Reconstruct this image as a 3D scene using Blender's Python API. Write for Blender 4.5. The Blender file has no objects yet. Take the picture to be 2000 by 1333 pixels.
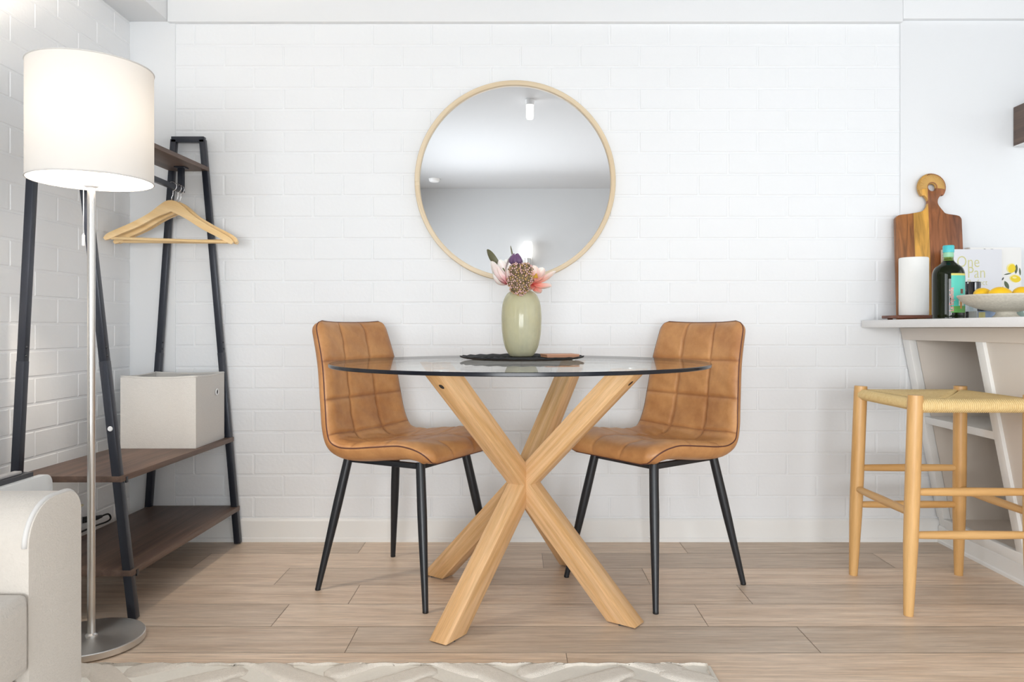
import bpy, bmesh, math, random
from mathutils import Vector, Matrix
PI = math.pi
R = math.radians
S = bpy.context.scene
COL = S.collection
random.seed(7)

# ------------------------------------------------------------------ camera, world, exposure
F = 1470.0; HY = 642.0; CAMZ = 0.845; VX = 1013.0
cd = bpy.data.cameras.new('camera'); cam = bpy.data.objects.new('camera', cd); COL.objects.link(cam)
cam.location = (0, 0, CAMZ); cam.rotation_euler = (PI/2, 0, 0)
cd.sensor_width = 36; cd.lens = F/2000*36; cd.shift_y = (HY-666.5)/2000; cd.shift_x = -(VX-1000)/2000
cd.clip_start = 0.05
S.camera = cam
S.view_settings.view_transform = 'Standard'; S.view_settings.look = 'None'
S.view_settings.exposure = 0.04; S.view_settings.gamma = 1.0; S.view_settings.use_curve_mapping = False
W = bpy.data.worlds.new('sky'); S.world = W; W.use_nodes = True
W.node_tree.nodes['Background'].inputs[0].default_value = (0.85, 0.93, 1.0, 1)
W.node_tree.nodes['Background'].inputs[1].default_value = 0.6

XL = -1.54; YB = 2.986; XR = 3.7; YR = -2.43; ZC = 2.40

def area(name, loc, rot, sx, sy, power, color=(1, 1, 1)):
    l = bpy.data.lights.new(name, 'AREA'); l.shape = 'RECTANGLE'; l.size = sx; l.size_y = sy
    l.energy = power; l.color = color; l.spread = R(125)
    o = bpy.data.objects.new(name, l); COL.objects.link(o); o.location = loc; o.rotation_euler = rot
    return o
# daylight through the side window (beside the sofa) and the kitchen window, plus added rear fill
area('window_daylight_side', (XL-0.06, -0.80, 1.35), (0, -PI/2, 0), 1.36, 2.44, 68, (0.93, 0.97, 1.0))
area('added_fill_rear', (2.45, YR-0.06, 1.2), (PI/2, 0, 0), 2.0, 2.0, 19, (0.95, 0.98, 1.0))  # added fill light behind the camera, set in the unseen rear doors
area('added_fill_low', (-0.15, YR-0.06, 0.86), (PI/2, 0, 0), 2.2, 1.0, 63, (0.95, 0.98, 1.0))  # added fill that evens out the walls, set in an unseen low opening
area('window_daylight_kitchen', (XR+0.06, 0.9, 1.45), (0, PI/2, 0), 1.5, 2.4, 11, (1.0, 0.985, 0.96))

# ------------------------------------------------------------------ helpers
def px(x, y, Y):
    """point seen at pixel x, y at depth Y (tape measure for reading the photograph)"""
    return Vector(((x-VX)/F*Y, Y, CAMZ + (HY-y)/F*Y))

def lin(c):
    def f(v):
        v = v/255
        return v/12.92 if v <= 0.04045 else ((v+0.055)/1.055)**2.4
    return (f(c[0]), f(c[1]), f(c[2]), 1)

def nm(mat):
    mat.use_nodes = True
    return mat.node_tree.nodes, mat.node_tree.links, mat.node_tree.nodes['Principled BSDF']

def pmat(name, rgb, rough=0.5, metal=0.0, noise=0.0, nscale=8, bump=0.0, bscale=60, coat=0, spec=0.5, stretch=None, sheen=0):
    m = bpy.data.materials.new(name); n, l, p = nm(m)
    base = lin(rgb)
    p.inputs['Base Color'].default_value = base
    p.inputs['Roughness'].default_value = rough; p.inputs['Metallic'].default_value = metal
    p.inputs['Coat Weight'].default_value = coat; p.inputs['Specular IOR Level'].default_value = spec
    p.inputs['Sheen Weight'].default_value = sheen
    tc = n.new('ShaderNodeTexCoord')
    src = tc.outputs['Object']
    if stretch:
        mp = n.new('ShaderNodeMapping'); mp.inputs['Scale'].default_value = stretch
        l.new(src, mp.inputs[0]); src = mp.outputs[0]
    nz = n.new('ShaderNodeTexNoise'); nz.inputs['Scale'].default_value = nscale; nz.inputs['Detail'].default_value = 5
    l.new(src, nz.inputs['Vector'])
    mx = n.new('ShaderNodeMix'); mx.data_type = 'RGBA'
    k = noise
    mx.inputs[6].default_value = tuple(min(1, c*(1-k)) for c in base[:3])+(1,)
    mx.inputs[7].default_value = tuple(min(1, c*(1+k)) for c in base[:3])+(1,)
    l.new(nz.outputs[0], mx.inputs[0]); l.new(mx.outputs[2], p.inputs['Base Color'])
    if bump > 0:
        b = n.new('ShaderNodeTexNoise'); b.inputs['Scale'].default_value = bscale; b.inputs['Detail'].default_value = 3
        l.new(src, b.inputs['Vector'])
        bp = n.new('ShaderNodeBump'); bp.inputs['Strength'].default_value = bump; bp.inputs['Distance'].default_value = 0.002
        l.new(b.outputs[0], bp.inputs['Height']); l.new(bp.outputs[0], p.inputs['Normal'])
    return m

def wood(name, light, dark, rough=0.45, scale=(1.2, 22, 22), ring=0.5, line=0.35, tone=False, bump=0.15):
    """grain runs along the first component of the 'wc' attribute"""
    m = bpy.data.materials.new(name); n, l, p = nm(m)
    at = n.new('ShaderNodeAttribute'); at.attribute_name = 'wc'
    mp = n.new('ShaderNodeMapping'); mp.inputs['Scale'].default_value = scale
    l.new(at.outputs['Vector'], mp.inputs[0])
    a = n.new('ShaderNodeTexNoise'); a.inputs['Scale'].default_value = 1; a.inputs['Detail'].default_value = 4; a.inputs['Distortion'].default_value = ring
    b = n.new('ShaderNodeTexNoise'); b.inputs['Scale'].default_value = 6; b.inputs['Detail'].default_value = 6; b.inputs['Roughness'].default_value = 0.7
    l.new(mp.outputs[0], a.inputs['Vector']); l.new(mp.outputs[0], b.inputs['Vector'])
    r = n.new('ShaderNodeMapRange'); r.inputs[1].default_value = 0.3; r.inputs[2].default_value = 0.7
    l.new(a.outputs[0], r.inputs[0])
    mx = n.new('ShaderNodeMix'); mx.data_type = 'RGBA'
    mx.inputs[6].default_value = lin(dark); mx.inputs[7].default_value = lin(light)
    l.new(r.outputs[0], mx.inputs[0])
    r2 = n.new('ShaderNodeMapRange'); r2.inputs[1].default_value = 0.35; r2.inputs[2].default_value = 0.65
    r2.inputs[3].default_value = 1-line; r2.inputs[4].default_value = 1.0
    l.new(b.outputs[0], r2.inputs[0])
    mm = n.new('ShaderNodeMix'); mm.data_type = 'RGBA'; mm.blend_type = 'MULTIPLY'; mm.inputs[0].default_value = 1
    l.new(mx.outputs[2], mm.inputs[6]); l.new(r2.outputs[0], mm.inputs[7])
    out = mm.outputs[2]
    if tone:
        ta = n.new('ShaderNodeAttribute'); ta.attribute_name = 'tone'
        m2 = n.new('ShaderNodeMix'); m2.data_type = 'RGBA'; m2.blend_type = 'MULTIPLY'; m2.inputs[0].default_value = 1
        l.new(out, m2.inputs[6]); l.new(ta.outputs['Vector'], m2.inputs[7]); out = m2.outputs[2]
    l.new(out, p.inputs['Base Color'])
    p.inputs['Roughness'].default_value = rough
    bp = n.new('ShaderNodeBump'); bp.inputs['Strength'].default_value = bump; bp.inputs['Distance'].default_value = 0.001
    l.new(b.outputs[0], bp.inputs['Height']); l.new(bp.outputs[0], p.inputs['Normal'])
    return m

def attrmat(name, c0, c1, rough=0.5, attr='t', mid=None, trans=0.0):
    m = bpy.data.materials.new(name); n, l, p = nm(m)
    at = n.new('ShaderNodeAttribute'); at.attribute_name = attr
    cr = n.new('ShaderNodeValToRGB')
    cr.color_ramp.elements[0].color = lin(c0); cr.color_ramp.elements[1].color = lin(c1)
    if mid:
        e = cr.color_ramp.elements.new(mid[0]); e.color = lin(mid[1])
    l.new(at.outputs['Fac'], cr.inputs[0]); l.new(cr.outputs[0], p.inputs['Base Color'])
    p.inputs['Roughness'].default_value = rough
    if trans: p.inputs['Subsurface Weight'].default_value = trans; p.inputs['Subsurface Scale'].default_value = 0.004
    return m

class MB:
    def __init__(s): s.v = []; s.f = []; s.t = None; s.mi = []; s.cur = 0
    def add(s, v, f, t=None):
        k = len(s.v); s.v += [Vector(a) for a in v]; s.f += [tuple(i+k for i in q) for q in f]
        s.mi += [s.cur]*len(f)
        if t is not None:
            if s.t is None: s.t = [0.0]*k
            s.t += t
        elif s.t is not None: s.t += [0.0]*len(v)
        return s
    def box(s, a, b):
        x0, y0, z0 = a; x1, y1, z1 = b
        return s.add([(x0,y0,z0),(x1,y0,z0),(x1,y1,z0),(x0,y1,z0),(x0,y0,z1),(x1,y0,z1),(x1,y1,z1),(x0,y1,z1)],
                     [(0,3,2,1),(4,5,6,7),(0,1,5,4),(1,2,6,5),(2,3,7,6),(3,0,4,7)])
    def tube(s, pts, r, n=16, cap=True, sq=False, closed=False, up=None):
        pts = [Vector(p) for p in pts]; m = len(pts)
        rr = r if isinstance(r, (list, tuple)) else [r]*m
        v = []; prev = None
        for i, p in enumerate(pts):
            if closed: d = pts[(i+1) % m]-pts[i-1]
            else: d = pts[min(i+1, m-1)]-pts[max(i-1, 0)]
            d.normalize()
            if prev is None:
                a = Vector(up) if up else (Vector((0, 0, 1)) if abs(d.z) < 0.9 else Vector((1, 0, 0)))
                a = (a-d*a.dot(d)).normalized()
            else: a = (prev-d*prev.dot(d)).normalized()
            prev = a; b = d.cross(a)
            for k in range(n):
                th = 2*PI*k/n + (PI/4 if sq else 0)
                v.append(p+(a*math.cos(th)+b*math.sin(th))*rr[i]*(math.sqrt(2) if sq else 1))
        f = []
        for i in range(m if closed else m-1):
            for k in range(n):
                j = (i+1) % m
                f.append((i*n+k, i*n+(k+1) % n, j*n+(k+1) % n, j*n+k))
        if cap and not closed:
            f.append(tuple(range(n))[::-1]); f.append(tuple((m-1)*n+k for k in range(n)))
        return s.add(v, f)
    def lathe(s, prof, c=(0, 0, 0), n=48, cap=True):
        v = []; m = len(prof)
        for r, z in prof:
            for k in range(n):
                th = 2*PI*k/n; v.append((c[0]+r*math.cos(th), c[1]+r*math.sin(th), c[2]+z))
        f = [(i*n+k, i*n+(k+1) % n, (i+1)*n+(k+1) % n, (i+1)*n+k) for i in range(m-1) for k in range(n)]
        if cap:
            f.append(tuple(range(n))[::-1]); f.append(tuple((m-1)*n+k for k in range(n)))
        return s.add(v, f)
    def grid(s, fn, nu, nv, flip=False, tf=None):
        v = [fn(i/nu, j/nv) for i in range(nu+1) for j in range(nv+1)]
        f = []
        for i in range(nu):
            for j in range(nv):
                q = (i*(nv+1)+j, (i+1)*(nv+1)+j, (i+1)*(nv+1)+j+1, i*(nv+1)+j+1)
                f.append(q[::-1] if flip else q)
        t = [tf(i/nu, j/nv) for i in range(nu+1) for j in range(nv+1)] if tf else None
        return s.add(v, f, t)
    def ball(s, c, r, n=10, m=7, sc=(1, 1, 1)):
        v = [(c[0], c[1], c[2]-r*sc[2])]; f = []
        for i in range(1, m):
            ph = -PI/2+PI*i/m
            for k in range(n):
                th = 2*PI*k/n
                v.append((c[0]+r*sc[0]*math.cos(ph)*math.cos(th), c[1]+r*sc[1]*math.cos(ph)*math.sin(th), c[2]+r*sc[2]*math.sin(ph)))
        v.append((c[0], c[1], c[2]+r*sc[2])); L = len(v)-1
        for k in range(n):
            f.append((0, 1+(k+1) % n, 1+k)); f.append((L, 1+(m-2)*n+k, 1+(m-2)*n+(k+1) % n))
        for i in range(m-2):
            for k in range(n): f.append((1+i*n+k, 1+i*n+(k+1) % n, 1+(i+1)*n+(k+1) % n, 1+(i+1)*n+k))
        return s.add(v, f)
    def plate(s, loops, th, T):
        """flat shape (outline first, then holes) of thickness th; T maps (a, b, depth) to a point"""
        bm = bmesh.new(); es = []
        for lp in loops:
            vs = [bm.verts.new((a, b, 0)) for a, b in lp]
            es += [bm.edges.new((vs[i], vs[(i+1) % len(vs)])) for i in range(len(vs))]
        bmesh.ops.triangle_fill(bm, use_beauty=True, edges=es, normal=(0, 0, 1))
        bm.verts.index_update(); vv = [v.co.copy() for v in bm.verts]; ff = [tuple(v.index for v in f.verts) for f in bm.faces]
        bm.free()
        K = len(vv)
        v = [T(a.x, a.y, 0) for a in vv]+[T(a.x, a.y, th) for a in vv]
        f = [q for q in ff]+[tuple(i+K for i in q)[::-1] for q in ff]
        k = 0
        for lp in loops:
            L = len(lp)
            f += [(k+i, k+(i+1) % L, k+(i+1) % L+K, k+i+K) for i in range(L)]; k += L
        return s.add(v, f)

def obj(name, mb, mat, parent=None, smooth=False, bevel=0, bseg=2, grain=None, world=False, sub=0, angle=None, fix=True):
    me = bpy.data.meshes.new(name); me.from_pydata([tuple(v) for v in mb.v], [], mb.f)
    mats = mat if isinstance(mat, (list, tuple)) else [mat]
    for q in mats: me.materials.append(q)
    if len(mats) > 1:
        for pl, k in zip(me.polygons, mb.mi): pl.material_index = k
    if mb.t is not None:
        at = me.attributes.new('t', 'FLOAT', 'POINT')
        for i, t in enumerate(mb.t): at.data[i].value = t
    bm = bmesh.new(); bm.from_mesh(me)
    if fix: bmesh.ops.recalc_face_normals(bm, faces=bm.faces)
    if bevel:
        es = [e for e in bm.edges if len(e.link_faces) == 2 and e.calc_face_angle(0) > R(35)]
        bmesh.ops.bevel(bm, geom=es, offset=bevel, segments=bseg, profile=0.5, affect='EDGES', clamp_overlap=True)
    bm.to_mesh(me); bm.free()
    g = Vector(grain).normalized() if grain else Vector((1, 0, 0))
    a = g.cross(Vector((0.13, 0.22, 0.97))).normalized() if abs(g.z) < 0.95 else g.cross(Vector((0, 1, 0.1))).normalized()
    b = g.cross(a); off = Vector((random.random()*7, random.random()*7, random.random()*7))
    at = me.attributes.new('wc', 'FLOAT_VECTOR', 'POINT')
    for i, v in enumerate(me.vertices):
        at.data[i].vector = (v.co.dot(g)+off.x, v.co.dot(a)+off.y, v.co.dot(b)+off.z)
    if smooth or bevel or angle:
        for pl in me.polygons: pl.use_smooth = True
        if angle or bevel or smooth == 'auto': me.set_sharp_from_angle(angle=R(angle or 35))
    o = bpy.data.objects.new(name, me); COL.objects.link(o)
    if parent:
        o.parent = parent
        if world: o.matrix_parent_inverse = parent.matrix_basis.inverted()
    if sub:
        md = o.modifiers.new('s', 'SUBSURF'); md.levels = sub; md.render_levels = sub
    return o

def thing(name, label, cat, loc=(0, 0, 0), rz=0, group=None):
    o = bpy.data.objects.new(name, None); COL.objects.link(o); o.location = loc; o.rotation_euler = (0, 0, rz)
    o.empty_display_size = 0.05
    o['label'] = label; o['category'] = cat
    if group: o['group'] = group
    return o
def tag(o, label, cat, group=None):
    o['label'] = label; o['category'] = cat
    if group: o['group'] = group
    return o
def struct(name, mb, mat, **k):
    o = obj(name, mb, mat, **k)
    if not k.get('parent'): o['kind'] = 'structure'
    return o
def dup(root, loc=None, rz=None, label=None):
    r = root.copy(); COL.objects.link(r)
    if loc is not None: r.location = loc
    if rz is not None: r.rotation_euler = (0, 0, rz)
    if label: r['label'] = label
    for ch in list(root.children):
        c = ch.copy(); COL.objects.link(c); c.parent = r
        for g in list(ch.children):
            d = g.copy(); COL.objects.link(d); d.parent = c
    return r

def catmull(P, n):
    """points resampled evenly in parameter along a Catmull-Rom curve"""
    out = []; m = len(P)-1
    for i in range(n+1):
        t = i/n*m; k = min(int(t), m-1); t -= k
        p0, p1, p2, p3 = P[max(k-1, 0)], P[k], P[k+1], P[min(k+2, m)]
        out.append(tuple(0.5*(2*b+(c-a)*t+(2*a-5*b+4*c-d)*t*t+(3*b-a-3*c+d)*t**3) for a, b, c, d in zip(p0, p1, p2, p3)))
    return out
def arcresample(P, n):
    L = [0]
    for a, b in zip(P, P[1:]): L.append(L[-1]+math.dist(a, b))
    out = []; k = 0
    for i in range(n+1):
        d = L[-1]*i/n
        while k < len(P)-2 and L[k+1] < d: k += 1
        t = (d-L[k])/max(1e-9, L[k+1]-L[k])
        out.append(tuple(x+(y-x)*t for x, y in zip(P[k], P[k+1])))
    return out, L[-1]

# ------------------------------------------------------------------ materials
m_paint = pmat('white_painted_brick', (237, 239, 241), 0.6, noise=0.012, nscale=3, bump=0.35, bscale=70)
m_plaster = pmat('white_plaster', (233, 235, 237), 0.6, noise=0.01, nscale=2, bump=0.08, bscale=120)
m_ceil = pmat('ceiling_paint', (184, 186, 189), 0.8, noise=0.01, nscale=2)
m_trim = pmat('white_gloss_trim', (240, 240, 238), 0.3, noise=0.01, bump=0.06, bscale=20)
m_cab = pmat('pale_grey_cabinet_paint', (236, 228, 219), 0.5, noise=0.015, nscale=5, bump=0.12, bscale=90)
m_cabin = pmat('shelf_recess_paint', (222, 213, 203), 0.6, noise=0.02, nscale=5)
m_stone = pmat('white_speckled_worktop', (240, 239, 238), 0.3, noise=0.05, nscale=220)
m_oak = wood('light_oak', (238, 198, 152), (214, 166, 110), 0.42, (2.2, 48, 48), 0.8, 0.2)
m_oakframe = wood('pale_oak_veneer', (234, 218, 190), (218, 196, 162), 0.5, (1.0, 30, 30), 0.5, 0.12)
m_beech = wood('honey_beech', (226, 182, 122), (205, 156, 94), 0.38, (2, 20, 20), 0.5, 0.12)
m_hang = wood('hanger_wood', (248, 216, 164), (238, 200, 142), 0.35, (2, 25, 25), 0.4, 0.08)
m_dark = wood('dark_walnut_laminate', (122, 98, 84), (88, 70, 61), 0.5, (1.5, 30, 30), 0.4, 0.25)
m_floor = wood('washed_oak_planks', (246, 225, 203), (220, 194, 169), 0.42, (1.4, 26, 26), 1.8, 0.3, tone=True, bump=0.12)
m_board = None
m_tray = wood('reddish_wood', (140, 84, 58), (100, 56, 40), 0.5)
m_black = pmat('black_powder_coat', (30, 33, 38), 0.35, noise=0.05)
m_navy = pmat('dark_steel_frame', (42, 46, 56), 0.32, metal=0.25, noise=0.05)
m_steel = pmat('brushed_steel', (205, 203, 200), 0.28, metal=1.0, noise=0.03, nscale=30)
m_chrome = pmat('chrome', (225, 225, 228), 0.12, metal=1.0)
m_leather = None
m_pipe = pmat('dark_brown_piping', (92, 52, 42), 0.5)
m_linen = pmat('grey_linen_weave', (214, 212, 208), 0.9, noise=0.06, nscale=90, bump=0.5, bscale=260, stretch=(1, 1, 3))
m_sofa = pmat('cream_upholstery', (200, 193, 184), 0.95, noise=0.05, nscale=110, bump=0.5, bscale=300, sheen=0.3)
m_spipe = pmat('upholstery_piping', (205, 203, 200), 0.85)
m_rugb = pmat('cream_rug_base', (243, 239, 230), 1.0, noise=0.05, nscale=160, bump=0.25, bscale=400)
m_rugp = pmat('oatmeal_rug_pile', (222, 214, 203), 1.0, noise=0.09, nscale=130, bump=1.0, bscale=350)
m_white = pmat('white_plastic', (240, 241, 242), 0.35)
m_heat = pmat('heater_enamel', (228, 234, 238), 0.3)
m_paper = pmat('white_paper_towel', (243, 243, 240), 0.9, noise=0.02, nscale=60, bump=0.2, bscale=150)
m_cord = pmat('black_cable', (22, 22, 24), 0.45)
m_mat = pmat('black_woven_placemat', (34, 36, 40), 0.75, noise=0.25, nscale=60, bump=0.8, bscale=150)
m_lemon = pmat('lemon_skin', (240, 190, 20), 0.4, noise=0.06, bump=0.3, bscale=180)
m_bowl = pmat('speckled_stone_bowl', (200, 194, 180), 0.6, noise=0.22, nscale=140, bump=0.4, bscale=120)
m_tan = pmat('tan_coaster', (188, 138, 108), 0.6, noise=0.06)

def mirror_mat():
    m = bpy.data.materials.new('mirror_silvering'); n, l, p = nm(m)
    p.inputs['Base Color'].default_value = (0.84, 0.85, 0.86, 1); p.inputs['Metallic'].default_value = 1; p.inputs['Roughness'].default_value = 0.01
    return m
def clear_glass(name, tint, edge=None):
    """clear sheet glass: straight transmission plus a Fresnel reflection (Schlick)"""
    m = bpy.data.materials.new(name); m.use_nodes = True; n = m.node_tree.nodes; l = m.node_tree.links
    n.clear(); out = n.new('ShaderNodeOutputMaterial')
    lw = n.new('ShaderNodeLayerWeight'); lw.inputs['Blend'].default_value = 0.5
    pw = n.new('ShaderNodeMath'); pw.operation = 'POWER'; pw.inputs[1].default_value = 5
    l.new(lw.outputs['Facing'], pw.inputs[0])
    ma = n.new('ShaderNodeMath'); ma.operation = 'MULTIPLY_ADD'; ma.inputs[1].default_value = 0.62; ma.inputs[2].default_value = 0.04
    l.new(pw.outputs[0], ma.inputs[0])
    tr = n.new('ShaderNodeBsdfTransparent'); tr.inputs[0].default_value = tint
    gl = n.new('ShaderNodeBsdfGlossy'); gl.inputs['Roughness'].default_value = 0.0; gl.inputs[0].default_value = (1, 1, 1, 1)
    mx = n.new('ShaderNodeMixShader'); l.new(ma.outputs[0], mx.inputs[0]); l.new(tr.outputs[0], mx.inputs[1]); l.new(gl.outputs[0], mx.inputs[2])
    l.new(mx.outputs[0], out.inputs[0])
    return m
m_mirror = mirror_mat()
m_tglass = clear_glass('table_glass', (0.95, 0.97, 0.96, 1))
m_jar = clear_glass('jar_glass', (0.80, 0.84, 0.84, 1))
m_gedge = pmat('glass_edge', (14, 18, 28), 0.22, spec=0.35)

def leather():
    m = bpy.data.materials.new('tan_leather'); n, l, p = nm(m)
    tc = n.new('ShaderNodeTexCoord')
    a = n.new('ShaderNodeTexNoise'); a.inputs['Scale'].default_value = 9; a.inputs['Detail'].default_value = 6; a.inputs['Roughness'].default_value = 0.65
    l.new(tc.outputs['Object'], a.inputs['Vector'])
    cr = n.new('ShaderNodeValToRGB'); cr.color_ramp.elements[0].position = 0.3; cr.color_ramp.elements[1].position = 0.72
    cr.color_ramp.elements[0].color = lin((168, 114, 68)); cr.color_ramp.elements[1].color = lin((207, 153, 98))
    l.new(a.outputs[0], cr.inputs[0])
    at = n.new('ShaderNodeAttribute'); at.attribute_name = 't'          # colour darkens along the stitched seams
    mx = n.new('ShaderNodeMix'); mx.data_type = 'RGBA'; mx.inputs[7].default_value = lin((140, 84, 48))
    mlt = n.new('ShaderNodeMath'); mlt.operation = 'MULTIPLY'; mlt.inputs[1].default_value = 0.6
    l.new(at.outputs['Fac'], mlt.inputs[0]); l.new(mlt.outputs[0], mx.inputs[0]); l.new(cr.outputs[0], mx.inputs[6])
    l.new(mx.outputs[2], p.inputs['Base Color'])
    p.inputs['Roughness'].default_value = 0.42
    v = n.new('ShaderNodeTexNoise'); v.inputs['Scale'].default_value = 45; v.inputs['Detail'].default_value = 4; l.new(tc.outputs['Object'], v.inputs['Vector'])
    bp = n.new('ShaderNodeBump'); bp.inputs['Strength'].default_value = 0.35; bp.inputs['Distance'].default_value = 0.002
    l.new(v.outputs[0], bp.inputs['Height']); l.new(bp.outputs[0], p.inputs['Normal'])
    return m
m_leather = leather()

def shade_mat():
    m = bpy.data.materials.new('white_lampshade_fabric'); m.use_nodes = True; n = m.node_tree.nodes; l = m.node_tree.links
    n.clear(); out = n.new('ShaderNodeOutputMaterial')
    d = n.new('ShaderNodeBsdfDiffuse'); d.inputs[0].default_value = (0.66, 0.65, 0.635, 1)
    t = n.new('ShaderNodeBsdfTranslucent'); t.inputs[0].default_value = (0.9, 0.86, 0.80, 1)
    tc = n.new('ShaderNodeTexCoord'); nz = n.new('ShaderNodeTexNoise'); nz.inputs['Scale'].default_value = 60
    l.new(tc.outputs['Object'], nz.inputs['Vector'])
    bp = n.new('ShaderNodeBump'); bp.inputs['Strength'].default_value = 0.1; bp.inputs['Distance'].default_value = 0.001
    l.new(nz.outputs[0], bp.inputs['Height']); l.new(bp.outputs[0], d.inputs['Normal'])
    mx = n.new('ShaderNodeMixShader'); mx.inputs[0].default_value = 0.0195
    l.new(d.outputs[0], mx.inputs[1]); l.new(t.outputs[0], mx.inputs[2]); l.new(mx.outputs[0], out.inputs[0])
    return m
m_shade = shade_mat()
def emit(name, col, st):
    m = bpy.data.materials.new(name); n, l, p = nm(m)
    p.inputs['Emission Color'].default_value = col; p.inputs['Emission Strength'].default_value = st
    return m
m_bulb = emit('lit_bulb', (1, 0.93, 0.84, 1), 3)
m_lampbulb = emit('lit_lamp_bulb', (1, 0.93, 0.84, 1), 5)

# ------------------------------------------------------------------ the room
# floor: one mesh of planks, each with its own tone and a hairline seam
def build_floor():
    v = []; f = []; tone = []; wc = []
    seams = [2.986]
    y = 2.826
    while y > YR-0.2: seams.append(y); y -= 0.1735
    L = 1.24
    known = {1: px(1335, 1075, 2.90).x, 2: px(1060, 1100, 2.74).x, 3: px(1262, 1127, 2.56).x, 4: px(1456, 1165, 2.38).x, 5: px(548, 1200, 2.22).x,
             6: px(688, 1250, 2.05).x, 7: px(1110, 1300, 1.87).x}
    g = 0.0009
    for r in range(len(seams)-1):
        y1, y0 = seams[r], seams[r+1]
        ph = known.get(r+1, random.random()*L)
        k0 = math.floor((XL-0.05-ph)/L)
        k = k0
        while ph+k*L < XR+0.1:
            x0, x1 = ph+k*L, ph+(k+1)*L
            x0 = max(x0, XL-0.05); x1 = min(x1, XR+0.1)
            if x1 > x0:
                b = len(v); tn = random.choice((0.84, .90, .97, 1.03, 1.08))+random.uniform(-.02, .02); wr = random.uniform(-0.02, 0.02)
                off = (random.random()*30, random.random()*30, 0)
                for (X, Y) in ((x0+g, y0+g), (x1-g, y0+g), (x1-g, y1-g), (x0+g, y1-g)):
                    v.append((X, Y, 0)); tone.append((tn+wr, tn, tn-wr)); wc.append((X+off[0], Y+off[1], 0))
                f.append((b, b+1, b+2, b+3))
            k += 1
    b = len(v)
    for X, Y in ((XL-0.05, YR-0.2), (XR+0.1, YR-0.2), (XR+0.1, 2.99), (XL-0.05, 2.99)):
        v.append((X, Y, -0.0012)); tone.append((0.45, 0.42, 0.4)); wc.append((X, Y, 0))
    f.append((b, b+1, b+2, b+3))
    me = bpy.data.meshes.new('floor'); me.from_pydata(v, [], f); me.materials.append(m_floor)
    a = me.attributes.new('wc', 'FLOAT_VECTOR', 'POINT'); t = me.attributes.new('tone', 'FLOAT_VECTOR', 'POINT')
    for i in range(len(v)): a.data[i].vector = wc[i]; t.data[i].vector = tone[i]
    o = bpy.data.objects.new('floor', me); COL.objects.link(o); o['kind'] = 'structure'
build_floor()

PZ = 0.0853; Z0 = 0.178; PL = 0.2352
def bricks(mb, T, u0, u1, z0, z1, ph, holes=()):
    """running-bond brick faces between u0..u1 and z0..z1; T(u, z, depth) -> point, depth into the wall"""
    g = 0.0032
    k = math.floor((z0-Z0)/PZ)
    while Z0+k*PZ < z1-0.005:
        a0 = max(z0, Z0+k*PZ+g); a1 = min(z1, Z0+(k+1)*PZ-g)
        if a1-a0 > 0.012:
            off = ph if k % 2 else ph+PL/2
            j = math.floor((u0-off)/PL)
            while off+j*PL < u1:
                b0 = max(u0, off+j*PL+g*random.uniform(0.7, 1.1)); b1 = min(u1, off+(j+1)*PL-g*random.uniform(0.7, 1.1))
                if b1-b0 > 0.012:
                    dz = random.uniform(-0.0005, 0.0005); q = []; dd = random.uniform(0, 0.0004)
                    for ins, dep in ((0, 0.0026), (0.0009, 0.0011+dd), (0.0026, 0.0+dd)):
                        q += [T(b0+ins, a0+ins+dz, dep), T(b1-ins, a0+ins+dz, dep), T(b1-ins, a1-ins+dz, dep), T(b0+ins, a1-ins+dz, dep)]
                    f = [(8, 9, 10, 11)]
                    for h in (0, 4):
                        for i in range(4): f.append((h+i, h+(i+1) % 4, h+4+(i+1) % 4, h+4+i))
                    mb.add(q, f)
                j += 1
        k += 1
XBR = 1.512   # brick stops here above the counter
mb = MB(); Tb = lambda u, z, d: (u, YB+d, z)
bricks(mb, Tb, -1.362, XBR, 0.097, 2.056, 1.066)
bricks(mb, Tb, XBR, 1.75, 0.097, 0.85, 1.066)
mb.add([(-1.37, YB+0.0023, 0), (XR, YB+0.0023, 0), (XR, YB+0.0023, ZC), (-1.37, YB+0.0023, ZC)], [(0, 1, 2, 3)])
struct('wall_back', mb, m_paint, fix=False)
mb = MB(); mb.box((XL-0.02, YB-0.003, 0), (-1.362, YB+0.12, 2.2))
struct('trim_1', mb, m_plaster, bevel=0.003)          # plain pilaster in the corner
mb = MB(); mb.box((XBR, YB-0.006, 0.84), (XR, YB+0.1, 2.066))
struct('trim_2', mb, m_plaster, bevel=0.004)          # smooth plastered wall over the kitchen side
mb = MB(); mb.box((-1.385, YB-0.022, 2.054), (XBR+0.003, YB+0.12, ZC)); mb.box((XBR+0.003, YB-0.022, 2.066), (XR, YB+0.12, ZC))
struct('trim_3', mb, m_plaster, bevel=0.004)          # beam over the brick wall
mb = MB(); mb.box((XL-0.02, YR, 2.062), (-1.385, YB+0.01, ZC))
struct('trim_4', mb, m_plaster, bevel=0.003)          # lowered duct along the side wall

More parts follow.
